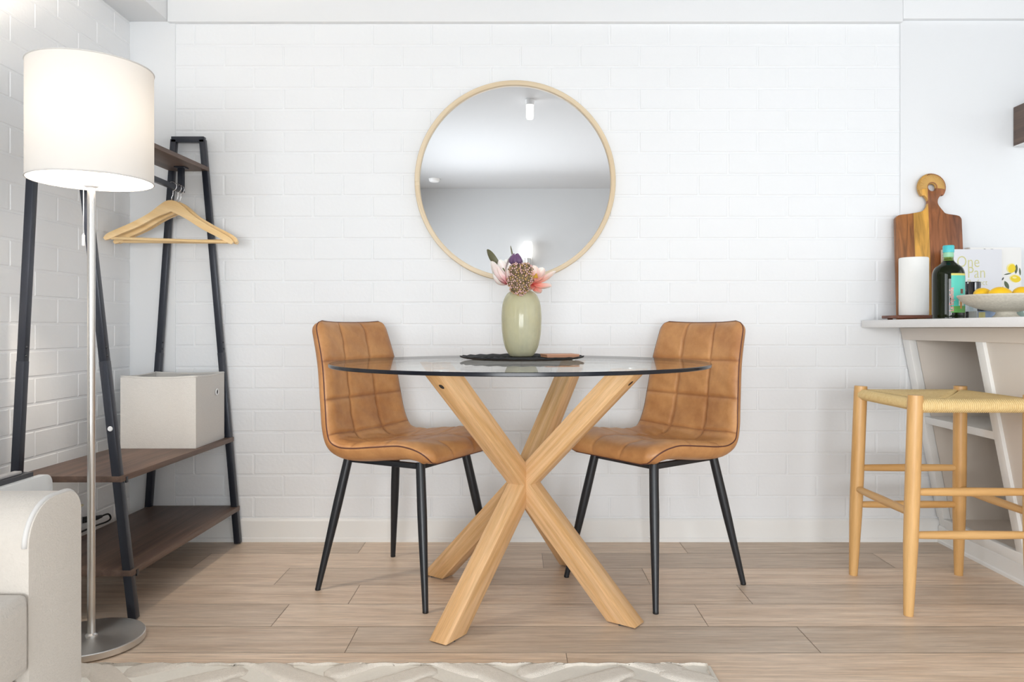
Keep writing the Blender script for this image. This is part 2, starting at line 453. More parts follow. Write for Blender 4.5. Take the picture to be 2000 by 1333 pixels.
# side wall: brick, with the window opening beside the sofa
ANG = 0.011
Tl = lambda u, z, d: (XL-d-(YB-u)*ANG*0, u, z)
mb = MB()
WY0, WY1, WZ0, WZ1 = -2.05, 0.45, 0.65, 2.05
bricks(mb, Tl, WY1, YB, 0.097, 2.06, 2.63)
bricks(mb, Tl, YR, WY0, 0.097, 2.06, 2.63)
bricks(mb, Tl, WY0, WY1, 0.097, WZ0, 2.63)
for a, b, c, d in ((YR, WY0, 0, ZC), (WY1, YB+0.05, 0, ZC), (WY0, WY1, 0, WZ0), (WY0, WY1, WZ1, ZC)):
    mb.add([(XL-0.0023, a, c), (XL-0.0023, b, c), (XL-0.0023, b, d), (XL-0.0023, a, d)], [(0, 1, 2, 3)])
struct('wall_left', mb, m_paint, fix=False)
def window(name, fr):
    return struct(name, fr, m_trim, bevel=0.004)
fr = MB()
for a, b in (((XL-0.10, WY0, WZ0), (XL+0.01, WY0+0.05, WZ1)), ((XL-0.10, WY1-0.05, WZ0), (XL+0.01, WY1, WZ1)), ((XL-0.10, WY0, WZ0-0.03), (XL+0.03, WY1, WZ0+0.02)),
             ((XL-0.10, WY0, WZ1-0.04), (XL+0.01, WY1, WZ1))): fr.box(a, b)
window('window_1', fr)
mb = MB()
KY0, KY1, KZ0, KZ1 = -0.35, 2.15, 0.65, 2.25
for a, b, c, d in ((YR-0.1, KY0, 0, ZC), (KY1, YB+0.1, 0, ZC), (KY0, KY1, 0, KZ0), (KY0, KY1, KZ1, ZC)): mb.box((XR, a, c), (XR+0.1, b, d))
struct('wall_right', mb, m_plaster)
fr = MB()
for a, b in (((XR-0.01, KY0, KZ0), (XR+0.1, KY0+0.05, KZ1)), ((XR-0.01, KY1-0.05, KZ0), (XR+0.1, KY1, KZ1)), ((XR-0.02, KY0, KZ0-0.03), (XR+0.1, KY1, KZ0+0.02)),
             ((XR-0.01, KY0, KZ1-0.04), (XR+0.1, KY1, KZ1))): fr.box(a, b)
window('window_2', fr)
mb = MB()
RX0, RX1, RZ0, RZ1 = 1.4, 3.5, 0.1, 2.25
for a, b, c, d in ((XL-0.1, -1.27, 0, ZC), (0.97, RX0, 0, ZC), (-1.27, 0.97, 0, 0.34), (-1.27, 0.97, 1.39, ZC), (RX1, XR+0.1, 0, ZC), (RX0, RX1, 0, RZ0), (RX0, RX1, RZ1, ZC)): mb.box((a, YR-0.1, c), (b, YR, d))
struct('wall_rear', mb, pmat('light_grey_wall_paint', (198, 200, 202), 0.7, noise=0.01, nscale=2))
fr = MB()
for a, b in (((RX0, YR-0.1, RZ0), (RX0+0.05, YR+0.01, RZ1)), ((RX1-0.05, YR-0.1, RZ0), (RX1, YR+0.01, RZ1)), ((2.42, YR-0.1, RZ0), (2.48, YR+0.01, RZ1)),
             ((RX0, YR-0.1, RZ0), (RX1, YR+0.02, RZ0+0.04)), ((RX0, YR-0.1, RZ1-0.04), (RX1, YR+0.01, RZ1))): fr.box(a, b)
window('added_door', fr)  # frame of the unseen doors added for the rear fill light
fr = MB()
for a, b in (((-1.27, YR-0.1, .34), (-1.22, YR+0.01, 1.39)), ((.92, YR-0.1, .34), (.97, YR+0.01, 1.39)), ((-.18, YR-0.1, .34), (-.12, YR+0.01, 1.39)),
             ((-1.27, YR-0.1, .32), (.97, YR+0.03, .37)), ((-1.27, YR-0.1, 1.35), (.97, YR+0.01, 1.39))): fr.box(a, b)
window('added_window', fr)  # frame of a low window added behind the camera for the fill
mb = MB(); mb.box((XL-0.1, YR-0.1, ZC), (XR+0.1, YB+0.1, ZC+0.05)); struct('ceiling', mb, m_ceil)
# baseboards
def board_profile(mb, p0, p1, n, h=0.092, t=0.012):
    p0 = Vector(p0); p1 = Vector(p1); n = Vector(n)
    prof = [(0, 0), (t+0.004, 0), (t+0.004, 0.014), (t, 0.018), (t, h-0.010), (t-0.004, h-0.003), (t-0.008, h), (0, h)]
    v = [p0+n*a+Vector((0, 0, b)) for a, b in prof]+[p1+n*a+Vector((0, 0, b)) for a, b in prof]
    k = len(prof); f = [(i, (i+1) % k, (i+1) % k+k, i+k) for i in range(k)]+[tuple(range(k)), tuple(range(k, 2*k))[::-1]]
    mb.add(v, f)
mb = MB(); board_profile(mb, (XL, YB+0.004, 0), (1.72, YB+0.004, 0), (0, -1, 0)); struct('baseboard_back', mb, m_trim)
mb = MB(); board_profile(mb, (XL-0.002, YR, 0), (XL-0.002, YB, 0), (1, 0, 0)); struct('baseboard_left', mb, m_trim)

# ------------------------------------------------------------------ round mirror
MC = px(1006.2, 353.5, 2.955)
t = thing('wall_mirror', 'large round mirror with a thin pale oak frame hanging on the white brick wall', 'mirror', (MC.x, YB, MC.z))
mb = MB(); n = 128
ro, ri, d0, d1 = 0.3945, 0.3760, 0.0, -0.036
prof = [(ro, d0), (ro, d1+0.002), (ro-0.002, d1), (ri+0.002, d1), (ri, d1+0.002), (ri, d0)]
v = []; f = []; wcs = []
for a, b in prof:
    for k in range(n):
        th = 2*PI*k/n; v.append((a*math.cos(th), b, a*math.sin(th)))
for i in range(len(prof)):
    for k in range(n):
        j = (i+1) % len(prof); f.append((i*n+k, i*n+(k+1) % n, j*n+(k+1) % n, j*n+k))
mb.add(v, f); fo = obj('frame', mb, m_oakframe, t, smooth='auto')
at = fo.data.attributes['wc']
for i, vv in enumerate(fo.data.vertices):
    th = math.atan2(vv.co.z, vv.co.x); rad = math.hypot(vv.co.x, vv.co.z)
    at.data[i].vector = (abs(th)*0.39, rad*1.0+th*0.02, vv.co.y)
mb = MB(); mb.lathe([(0.0005, 0), (ri+0.001, 0)], n=96, cap=False)
mb.v = [Vector((a.x, -0.022, a.y)) for a in mb.v]
obj('mirror_glass', mb, m_mirror, t)
mb = MB(); mb.box((-0.30, -0.012, -0.2), (0.30, -0.0005, 0.2)); obj('backing', mb, m_plaster, t)

# ------------------------------------------------------------------ lights of the room (seen in the mirror)
t = thing('wall_sconce', 'lit upright white tube shade on a small metal holder, reflected low in the mirror', 'wall light', (0.10, YR, 1.71))
mb = MB(); mb.lathe([(0.002, -0.09), (0.040, -0.09), (0.048, -0.07), (0.050, 0.06), (0.042, 0.088), (0.002, 0.092)], (0, 0.09, 0), 32); obj('shade', mb, m_bulb, t, smooth='auto')
mb = MB(); mb.lathe([(0.03, -0.19), (0.034, -0.19), (0.034, -0.09), (0.03, -0.09)], (0, 0.09, 0), 24); mb.box((-0.012, 0.0, -0.16), (0.012, 0.08, -0.135)); mb.box((-0.045, 0.0, -0.21), (0.045, 0.012, -0.09))
obj('holder', mb, m_steel, t, smooth='auto')
lp = px(1035, 195, 5.1)
t = thing('ceiling_light', 'small lit white tube light hanging from the ceiling, reflected near the top of the mirror', 'ceiling light', (lp.x, 2*2.955-5.1, ZC))
mb = MB(); mb.lathe([(0.002, -0.135), (0.020, -0.13), (0.024, -0.12), (0.024, -0.035), (0.002, -0.035)], n=24); obj('tube', mb, m_bulb, t, smooth='auto')
mb = MB(); mb.lathe([(0.002, -0.035), (0.026, -0.035), (0.030, 0.0), (0.002, 0.0)], n=24); obj('ceiling_cap', mb, m_white, t, smooth='auto')
sm = thing('smoke_alarm', 'flat round white smoke alarm on the ceiling, a faint disc in the mirror', 'smoke alarm', (px(848, 354, 7.8).x, 2*2.955-7.8, ZC))
mb = MB(); mb.lathe([(0.002, -0.03), (0.045, -0.03), (0.055, -0.02), (0.06, 0), (0.002, 0)], n=32); obj('casing', mb, m_white, sm, smooth='auto')
def point(name, loc, e, col, r):
    l = bpy.data.lights.new(name, 'POINT'); l.energy = e; l.color = col; l.shadow_soft_size = r
    o = bpy.data.objects.new(name, l); COL.objects.link(o); o.location = loc
    return o

# ------------------------------------------------------------------ dining table
TC = Vector((0.004, 2.29, 0)); TR = 0.566; TZ = 0.744
t = thing('dining_table', 'round glass-topped table on a crossed pale oak beam base', 'table', (TC.x, TC.y, 0))
mb = MB(); n = 160
prof = [(0.001, TZ-0.010), (TR-0.0015, TZ-0.010), (TR, TZ-0.0085), (TR, TZ-0.0015), (TR-0.0015, TZ), (0.001, TZ)]
mb.lathe(prof, (0, 0, 0), n, cap=False)
mb.mi = [1 if 1*n <= i < 4*n else 0 for i in range(5*n)]
obj('glass_top', mb, [m_tglass, m_gedge], t, smooth='auto')
# four bent beams meet back to back at the middle: each runs from its foot in to the centre and out again to the glass
O = Vector((.015, 2.368, 0)); LW = .060; LR = .090; ZM = .362; ZTOP = TZ-.014
for az, Rf, Rt, hole in ((236.8, .380, .408, True), (-35.5, .358, .372, True), (144.5, .358, .372, False), (62.0, .380, .390, False)):
    rd = Vector((math.cos(R(az)), math.sin(R(az)), 0)); nd = Vector((-rd.y, rd.x, 0)); h = LR/2
    kf = Rf/ZM; kt = Rt/(ZTOP-ZM)
    P2 = [(Rf+h, .003), (Rf-h, .003), (0, (Rf-h)/kf), (0, ZM+h/kt), (Rt-h, ZTOP), (Rt+h, ZTOP), (h, ZM)]
    mb = MB(); v = [O+rd*r+Vector((0, 0, z))+nd*(LW/2*q) for q in (-1, 1) for r, z in P2]
    n7 = len(P2)
    mb.add(v, [(0, 1, 2, 6), (2, 3, 6), (6, 3, 4, 5), (7, 13, 9, 8), (9, 13, 10), (13, 12, 11, 10)]+[(i, (i+1) % n7, (i+1) % n7+n7, i+n7) for i in range(n7)])
    leg = obj('leg', mb, m_oak, t, bevel=.0022, world=True)
    at = leg.data.attributes['wc']; of = random.random()*9
    for i, vv in enumerate(leg.data.vertices):
        p = vv.co-O; r = p.dot(rd); z = vv.co.z-ZM; k = kf if z < 0 else kt; q = math.hypot(1, k)
        at.data[i].vector = ((r*k+abs(z))/q+of, (r-abs(z)*k)/q*1.0+of, p.dot(nd)+of)
    c = O+rd*Rf
    mb = MB(); mb.box((c.x-.022, c.y-.022, 0), (c.x+.022, c.y+.022, .004)); obj('foot_pad', mb, m_black, leg)
    tp = O+rd*Rt
    mb = MB(); mb.lathe([(.001, ZTOP), (.022, ZTOP), (.022, ZTOP+.0035), (.001, ZTOP+.0035)], (tp.x, tp.y, 0), 24)
    obj('support_disc', mb, m_steel, leg, smooth='auto')
    if hole:
        ax = Vector((rd.x*kt, rd.y*kt, 1)).normalized(); on = nd.cross(ax); on = on if on.dot(rd) > 0 else -on
        c = O+rd*(h+kt*(ZTOP-.042-ZM))+Vector((0, 0, ZTOP-.042))+on*.0004
        mb = MB(); mb.add([c+ax*math.cos(q*PI/10)*.0095+nd*math.sin(q*PI/10)*.0075 for q in range(20)], [tuple(range(20))]); obj('bolt_hole', mb, m_black, leg)

# ------------------------------------------------------------------ dining chairs
def chair_proto():
    t = thing('dining_chair', '', 'chair', (0, 0, 0), 0, 'tan leather dining chairs')
    P = catmull([(.212, .434), (.204, .454), (.178, .467), (.12, .470), (.03, .461), (-.05, .452), (-.115, .453), (-.163, .474), (-.192, .53), (-.207, .61), (-.221, .70), (-.240, .80), (-.256, .866)], 200)
    NS = 130; NT = 64
    Pp, LL = arcresample(P, NS)
    nrm = []
    for i in range(NS+1):
        a = Pp[max(i-1, 0)]; b = Pp[min(i+1, NS)]
        d = Vector((b[0]-a[0], b[1]-a[1])).normalized(); nrm.append(Vector((-d.y, d.x)) * -1 if False else Vector((d.y, -d.x)))
    # make the normal point to the sitter's side
    if nrm[NS//4].y < 0: nrm = [-q for q in nrm]
    arc = [LL*i/NS for i in range(NS+1)]
    def s_at(z=None, u=None):
        if z is not None: return min((abs(Pp[i][1]-z), arc[i]) for i in range(NS//2, NS+1))[1]
        return min((abs(Pp[i][0]-u), arc[i]) for i in range(0, NS//2))[1]
    hs = [s_at(z=.735), s_at(z=.612), s_at(z=.492), s_at(u=-.055), s_at(u=.075)]
    Wp = [(0, .198), (.1, .214), (.22, .222), (.38, .224), (.5, .218), (.62, .206), (.75, .197), (.88, .189), (1, .182)]
    def width(i):
        s = i/NS
        for (a, x), (b, y) in zip(Wp, Wp[1:]):
            if s <= b: w = x+(y-x)*(s-a)/(b-a); break
        e = min(arc[i], LL-arc[i]); r = .050 if arc[i] < LL/2 else .034
        if e < r: w -= r-math.sqrt(max(0, r*r-(r-e)**2))
        return w
    def smooth(a, b, x):
        x = max(0, min(1, (x-a)/(b-a))); return x*x*(3-2*x)
    def pt(i, j, face):
        s = i/NS; tt = -1+2*j/NT; w = width(i)
        backness = smooth(.42, .62, s); y = tt*w
        wrap = (0.022*(1-backness)+0.030*backness*(1-.35*smooth(.8, 1, s)))*abs(tt)**2.6
        if s < .15: wrap *= smooth(-.05, .15, s)
        e = min(arc[i], LL-arc[i])
        edge = min(e, (1-abs(tt))*w)
        th = 0.038*(1-math.exp(-edge/0.014))
        if face < 0: off = wrap - 0.5*th - 0.016*(1-math.exp(-(edge+.004)/.008)) - .004
        else:
            g = 0
            for h in hs[:]:
                k = 1.0 if h > LL*.5 else .55
                g = max(g, k*math.exp(-((arc[i]-h)/.0055)**2))
            for c in (-.34, .34):
                kk = .8 if s > .45 else .45
                g = max(g, kk*math.exp(-((tt-c)*.2/.0050)**2))
            puff = 0.004*abs(math.sin(1.5*PI*(tt+1)))**.5
            wr = 0.0015*math.sin(arc[i]*90+tt*5)*math.sin(tt*8+arc[i]*23)
            off = wrap + 0.5*th + (puff+wr)*min(1, edge/.03) - 0.0075*g*min(1, edge/.02)
        q = nrm[i]
        # the backrest wraps forwards, the seat edges rise
        return Vector((Pp[i][0]+q.x*off, y, Pp[i][1]+q.y*off))
    def seam(i, j):
        tt = -1+2*j/NT; w = width(i); g = 0
        for h in hs: g = max(g, (1 if h > LL*.5 else .6)*math.exp(-((arc[i]-h)/.0035)**2))
        for c in (-.34, .34): g = max(g, (.8 if i/NS > .45 else .5)*math.exp(-((tt-c)*.2/.0035)**2))
        return g
    mb = MB()
    mb.grid(lambda a, b: pt(round(a*NS), round(b*NT), 1), NS, NT, tf=lambda a, b: seam(round(a*NS), round(b*NT)))
    mb.grid(lambda a, b: pt(round(a*NS), round(b*NT), -1), NS, NT, flip=True)
    K = (NS+1)*(NT+1)
    rim = [i*(NT+1) for i in range(NS+1)]+[NS*(NT+1)+j for j in range(1, NT+1)]+[i*(NT+1)+NT for i in range(NS-1, -1, -1)]+[j for j in range(NT-1, 0, -1)]
    for a, b in zip(rim, rim[1:]+rim[:1]): mb.f.append((a, b, b+K, a+K)); mb.mi.append(0)
    sh = obj('seat_shell', mb, m_leather, t, smooth=True)
    rp = [mb.v[a]*.85+mb.v[a+K]*.15 for a in rim]
    ctr = Vector((0, 0, .6))
    rp2 = rp[::1]
    pm = MB(); pm.tube(rp2, 0.0022, 6, closed=True); obj('piping', pm, m_pipe, sh, smooth=True)
    # tubular underframe and legs
    tops = [(-.142, -.128), (.142, -.132), (.142, .132), (-.142, .128)]
    fts = [(-.210, -.200), (.210, -.204), (.210, .204), (-.210, .200)]
    zt = .418
    fm = MB()
    for a, b in ((0, 1), (1, 2), (2, 3), (3, 0)):
        p = Vector((*tops[a], zt)); q = Vector((*tops[b], zt))
        fm.tube([p, q], 0.0085, 4, sq=True)
    fm.box((-.10, -.02, zt-.004), (.10, .02, zt+.010))
    obj('underframe', fm, m_black, t, bevel=0.0015)
    for a, b in zip(tops, fts):
        lm = MB(); p = Vector((*a, zt+.012)); q = Vector((*b, 0.004))
        lm.tube([p, p.lerp(q, .35), p.lerp(q, .5), q], [.0145, .0150, .0140, .0088], 20)
        lg = obj('leg', lm, m_black, t, smooth='auto')
        km = MB(); km.lathe([(.0085, 0), (.009, .001), (.009, .006), (.0085, .007)], (b[0], b[1], 0), 16); obj('foot_cap', km, m_cord, lg, smooth='auto')
    return t
ch = chair_proto()
ch.location = (-.37, 2.512, 0); ch.rotation_euler = (0, 0, math.atan2(-.458, .889))
ch['label'] = 'tan quilted leather chair with black legs, between the clothes rack and the glass table'
dup(ch, (.453, 2.518, 0), math.atan2(-.596, -.803), 'tan quilted leather chair with black legs, between the glass table and the woven stool')

# ------------------------------------------------------------------ things on the table
VC = Vector((px(1018.5, 700, 2.47).x, 2.47, TZ))
t = thing('placemat', 'round black woven placemat under the vase on the glass table', 'placemat', (px(1019.5, 700, 2.44).x, 2.44, TZ))
mb = MB(); n = 96; v = []; f = []
rings = [(0.0, .004), (.06, .004), (.12, .0045), (.165, .0065), (.192, .010), (.200, .0125), (.200, .0095), (.19, .006), (.16, .001), (0.0, .0)]
for r, z in rings:
    for k in range(n):
        th = 2*PI*k/n; w = 1+.008*math.cos(24*th) if r > .15 else 1
        v.append((max(r, .0005)*w*math.cos(th), max(r, .0005)*w*math.sin(th), z+(0.0012*math.cos(24*th) if r > .18 else 0)))
for i in range(len(rings)-1):
    for k in range(n): f.append((i*n+k, i*n+(k+1) % n, (i+1)*n+(k+1) % n, (i+1)*n+k))
mb.add(v, f); obj('woven_disc', mb, m_mat, t, smooth='auto')
rm = MB()
for r in (.03, .05, .07, .09, .11, .13, .15):
    rm.tube([(r*math.cos(2*PI*k/64), r*math.sin(2*PI*k/64), .0055) for k in range(64)], .0035, 6, closed=True)
obj('coiled_cord', rm, m_mat, t, smooth=True)

def vase_mat():
    m = bpy.data.materials.new('cloudy_olive_glass'); n, l, p = nm(m)
    tc = n.new('ShaderNodeTexCoord'); nz = n.new('ShaderNodeTexNoise'); nz.inputs['Scale'].default_value = 14; nz.inputs['Detail'].default_value = 5
    mp = n.new('ShaderNodeMapping'); mp.inputs['Scale'].default_value = (1, 1, .5); l.new(tc.outputs['Object'], mp.inputs[0]); l.new(mp.outputs[0], nz.inputs['Vector'])
    cr = n.new('ShaderNodeValToRGB'); cr.color_ramp.elements[0].position = .35; cr.color_ramp.elements[1].position = .7
    cr.color_ramp.elements[0].color = lin((220, 215, 182)); cr.color_ramp.elements[1].color = lin((240, 238, 222))
    l.new(nz.outputs[0], cr.inputs[0]); l.new(cr.outputs[0], p.inputs['Base Color'])
    p.inputs['Roughness'].default_value = .12
    tr = n.new('ShaderNodeBsdfTransparent'); tr.inputs[0].default_value = (.90, .90, .78, 1)
    tl = n.new('ShaderNodeBsdfTranslucent'); tl.inputs[0].default_value = lin((236, 234, 208))
    mx = n.new('ShaderNodeMixShader'); mx.inputs[0].default_value = .30
    mx2 = n.new('ShaderNodeMixShader')
    l.new(p.outputs[0], mx.inputs[1]); l.new(tl.outputs[0], mx.inputs[2])
    r = n.new('ShaderNodeMapRange'); r.inputs[1].default_value = .4; r.inputs[2].default_value = .65; r.inputs[3].default_value = .28; r.inputs[4].default_value = .55
    l.new(nz.outputs[0], r.inputs[0]); l.new(r.outputs[0], mx2.inputs[0]); l.new(mx.outputs[0], mx2.inputs[1]); l.new(tr.outputs[0], mx2.inputs[2])
    out = [q for q in n if q.type == 'OUTPUT_MATERIAL'][0]; l.new(mx2.outputs[0], out.inputs[0])
    return m
m_vase = vase_mat()
VZ = TZ+.0095
vpts = catmull([(.001, 0), (.030, 0), (.041, .006), (.054, .030), (.062, .065), (.0652, .105), (.0650, .145), (.060, .180), (.048, .204), (.032, .216), (.024, .220), (.025, .2245), (.0235, .2235), (.022, .219), (.03, .212), (.045, .199), (.057, .177), (.0615, .145), (.0617, .105), (.0585, .066), (.050, .032), (.038, .010), (.001, .008)], 110)
mb = MB(); mb.lathe(vpts, n=64, cap=False)
vo = obj('vase', mb, m_vase, smooth=True); vo.location = (VC.x, VC.y, VZ)
tag(vo, 'cloudy olive-green glass vase full of flowers on the glass table', 'vase')
cz = TZ+.0095
t = thing('coaster', 'thin tan square coaster lying on the black placemat beside the vase', 'coaster', (px(1093, 697, 2.40).x, 2.40, cz), R(12))
mb = MB(); mb.box((-.052, -.045, 0), (.052, .045, .006)); obj('cork_layer', mb, m_tan, t, bevel=.0015)
mb = MB(); mb.box((-.053, -.046, .006), (.053, .046, .0105)); obj('leather_layer', mb, pmat('coaster_leather', (200, 148, 118), .5), t, bevel=.0015)

# flowers: each stem is a thing of its own
m_stem = pmat('green_stem', (96, 104, 60), .5, noise=.1)
m_petal = attrmat('magnolia_petal', (206, 70, 92), (250, 246, 242), .45, mid=(.38, (242, 218, 212)), trans=.15)
m_petal2 = attrmat('coral_petal', (214, 84, 76), (250, 240, 232), .45, mid=(.38, (238, 168, 150)), trans=.15)
m_leaf = pmat('olive_leaf', (98, 96, 68), .5, noise=.15, nscale=20)
m_bud = attrmat('purple_petal', (52, 34, 66), (118, 84, 122), .5)
m_pist = pmat('yellow_stamens', (206, 156, 48), .6, noise=.1)
def petal(mb, base, tip, nrm, width, cup=.25, bow=.2, curl=0):
    base = Vector(base); tip = Vector(tip); ax = tip-base; L = ax.length; ax.normalize()
    nr = Vector(nrm); nr = (nr-ax*nr.dot(ax)).normalized(); sd = ax.cross(nr)
    def fn(a, b):
        w = width*math.sin(PI*min(1, a*.93+.05))**.65*(1-.25*(1-a)); x = (b-.5)*2
        lift = -bow*L*math.sin(PI*a)+cup*w*(x*x)+curl*L*a**3
        return base+ax*(L*a)+sd*(x*w/2)+nr*lift
    mb.grid(fn, 12, 8, tf=lambda a, b: min(1, a*1.05+.08*math.sin(b*20)))
def stem_mb(top, foot):
    m = MB(); top = Vector(top); foot = Vector(foot); mouth = Vector((VC.x, VC.y, VZ+.222))
    mouth = mouth+(Vector((top.x, top.y, 0))-Vector((VC.x, VC.y, 0)))*.22
    m.tube([tuple(q) for q in catmull([tuple(top), tuple(top.lerp(mouth, .5)), tuple(mouth), tuple(mouth.lerp(foot, .5)), tuple(foot)], 16)], .0022, 8)
    return m
def flower_root(name, label, cat, c): return thing(name, label, cat, tuple(c))
YF = 2.455
# magnolia leaning to the rack side
c = px(993, 556, YF)
t = flower_root('magnolia_flower', 'white magnolia with deep pink throat beside the olive leaf in the vase', 'flower', c)
mb = MB(); fw = Vector((0, -1, 0))
for tip, nr, w, cu, bo in (((958, 512, YF-.03), (.8, -.6, .2), .046, .45, .22), ((975, 508, YF+.01), (.5, -.8, .1), .050, .35, .16), ((1003, 497, YF+.0), (.2, -1, .0), .046, .4, .12),
                      ((990, 507, YF+.03), (0, -1, 0), .05, .3, .1), ((962, 536, YF-.045), (.5, -.3, .8), .040, .4, .25), ((996, 512, YF-.028), (-.2, -.6, .5), .036, -.4, -.10)):
    petal(mb, c, px(*tip), nr, w, cu, bo)
obj('petals', mb, m_petal, t, smooth=True, world=True, fix=False)
obj('stem', stem_mb(c, (VC.x-.022, VC.y+.01, VZ+.02)), m_stem, t, smooth=True, world=True)
# open magnolia towards the stool side
c = px(1040, 556, YF)
t = flower_root('magnolia_flower', 'open coral and white magnolia with a yellow centre, beside the berry cluster in the vase', 'flower', c)
mb = MB()
for tip, nr, w, cu, bo in (((1086, 531, YF-.01), (-.4, -.3, .8), .042, .35, .12), ((1077, 560, YF-.03), (-.3, -.3, .9), .044, .3, .16), ((1044, 519, YF+.02), (.3, -.9, .1), .048, .3, .14),
                      ((1062, 524, YF+.03), (-.2, -.9, .3), .044, .3, .1), ((1056, 573, YF-.05), (0, -.4, .9), .034, .4, .2), ((1030, 566, YF-.05), (.4, -.5, .8), .036, .3, .12)):
    petal(mb, c, px(*tip), nr, w, cu, bo)
obj('petals', mb, m_petal2, t, smooth=True, world=True, fix=False)
mb = MB(); cc = px(1046, 540, YF-.012)
for k in range(26):
    a = random.uniform(0, 2*PI); r = random.uniform(0, .007); q = cc+Vector((r*math.cos(a), -.004, r*math.sin(a)))
    mb.ball(q, .0022, 6, 4, (1, 1, 1.8))
obj('stamens', mb, m_pist, t, smooth=True, world=True)
obj('stem', stem_mb(c, (VC.x+.018, VC.y, VZ+.02)), m_stem, t, smooth=True, world=True)
# purple bud
c = px(1008, 522, YF-.02)
t = flower_root('tulip_bud', 'closed dark purple flower bud standing above the pink berry cluster', 'flower', c)
mb = MB()
for k in range(6):
    a = k*PI/3+.3; b = c+Vector((math.cos(a)*.004, math.sin(a)*.004, -.004)); tp = c+Vector((math.cos(a)*.008, math.sin(a)*.008, .040+.004*(k % 2)))
    petal(mb, b, tp, (-math.cos(a), -math.sin(a), 0), .024, .5, .38)
obj('petals', mb, m_bud, t, smooth=True, world=True, fix=False)
obj('stem', stem_mb(c, (VC.x, VC.y+.018, VZ+.02)), m_stem, t, smooth=True, world=True)
mb = MB(); petal(mb, px(1004, 512, YF+.01), px(997, 480, YF+.01), (0, -1, 0), .006, .1, .1); obj('thin_bract', mb, m_leaf, t, smooth=True, world=True, fix=False)
# berry cluster
c = px(1014, 548, YF-.035)
t = flower_root('berry_cluster', 'cluster of tiny dusty pink and olive florets hanging over the vase rim', 'flower', c)
fl = [MB(), MB(), MB()]
lobes = [((1007, 528), 15), ((1027, 527), 15), ((1017, 545), 19), ((1003, 549), 15), ((1021, 560), 15), ((1030, 545), 13), ((1008, 563), 13), ((1016, 571), 8)]
for (lx, ly), lr in lobes:
    lc = px(lx, ly, YF-.04); rr = lr*YF/F*.92
    nn = int(lr*7)
    for k in range(nn):
        z = 1-2*(k+.5)/nn; ph = k*2.39996; r_ = math.sqrt(1-z*z)
        d = Vector((r_*math.cos(ph), z*.9, r_*math.sin(ph)))
        q = lc+d*rr*random.uniform(.85, 1.05)
        fl[random.choice((0, 0, 0, 1, 1, 2))].ball(q, random.uniform(.0019, .0031), 6, 4)
    fl[2].ball(lc, rr*.82, 10, 7)
obj('pink_florets', fl[0], pmat('dusty_pink_floret', (222, 182, 178), .6, noise=.15), t, smooth=True, world=True)
obj('brown_florets', fl[1], pmat('ochre_floret', (190, 156, 102), .6, noise=.15), t, smooth=True, world=True)
obj('olive_florets', fl[2], pmat('olive_floret', (112, 96, 70), .7, noise=.2), t, smooth=True, world=True)
obj('stem', stem_mb(c, (VC.x+.004, VC.y-.02, VZ+.02)), m_stem, t, smooth=True, world=True)
# leaf sprig
c = px(982, 524, YF+.02)
t = flower_root('leaf_sprig', 'single broad olive-green leaf sticking up behind the white magnolia', 'leaf', c)
mb = MB(); petal(mb, px(978, 524, YF+.02), px(951, 488, YF+.0), (.5, -.8, .35), .034, .25, .12); obj('leaf', mb, m_leaf, t, smooth=True, world=True, fix=False)
obj('stem', stem_mb(c, (VC.x-.01, VC.y-.012, VZ+.02)), m_stem, t, smooth=True, world=True)

# ------------------------------------------------------------------ clothes rack
RY0, RY1 = 2.185, 2.955
t = thing('clothes_rack', 'black steel A-frame clothes rack with three dark wood shelves in the corner', 'clothes rack', (-1.285, (RY0+RY1)/2, 0))
def xr(z, Y=None): return (-1.117-.1126*z) if Y is not None and Y < 2.5 else (-1.102-.0870*z)     # leg on the room side
def xl(z, Y=None): return (-1.478+.0510*z) if Y is not None and Y < 2.5 else (-1.462+.0694*z)     # leg on the wall side
ZT = 1.586
for Y in (RY0, RY1):
    for fx in (xr, xl):
        mb = MB(); mb.tube([(fx(0, Y), Y, 0.003), (fx(.75, Y), Y, .75)], .0118, 4, sq=True, up=(0, 1, 0))
        mb.tube([(fx(.74, Y), Y, .74), (fx(ZT, Y), Y, ZT)], .0112, 4, sq=True, up=(0, 1, 0))
        lg = obj('leg', mb, m_navy, t, bevel=.0012, world=True)
        bm_ = MB()
        for z in (.765, .790):
            bm_.ball((fx(z, Y)+.0112, Y-.004, z), .0040, 8, 6)
        obj('joint_screws', bm_, m_black, lg, smooth=True)
        if fx is xr and Y == RY0:
            q = MB(); zz = .555; q.lathe([(.0005, 0), (.0075, 0), (.0065, .0025), (.0005, .003)], n=20)
            q.v = [Vector((a.x+fx(zz, Y), Y-.0119-a.z, zz+a.y)) for a in q.v]; obj('white_plug', q, m_white, lg, smooth='auto')
    mb = MB(); mb.tube([(xl(ZT, Y)-.008, Y, ZT), (xr(ZT, Y)+.008, Y, ZT)], .0112, 4, sq=True, up=(0, 1, 0)); obj('top_bar', mb, m_navy, t, bevel=.0012, world=True)
for z, th in ((.128, .018), (.400, .018), (1.462, .016)):
    mb = MB(); e = .012 if z < 1 else 0
    q = []
    for zz in (z, z+th):
        q += [(xl(z, RY0)-.006, RY0-e, zz), (xr(z, RY0)+.014, RY0-e, zz), (xr(z, RY1)+.014, RY1+e, zz), (xl(z, RY1)-.006, RY1+e, zz)]
    mb.add(q, [(0, 3, 2, 1), (4, 5, 6, 7), (0, 1, 5, 4), (1, 2, 6, 5), (2, 3, 7, 6), (3, 0, 4, 7)])
    sh = obj('shelf', mb, m_dark, t, bevel=.001, grain=(0, 1, 0), world=True)
    if z < 1:
        b2 = MB(); b2.box((xr(z, RY0)+.0125, RY0+.013, z-.006), (xr(z, RY0)+.0165, RY0+.024, z+.012)); obj('shelf_bracket', b2, m_black, sh)
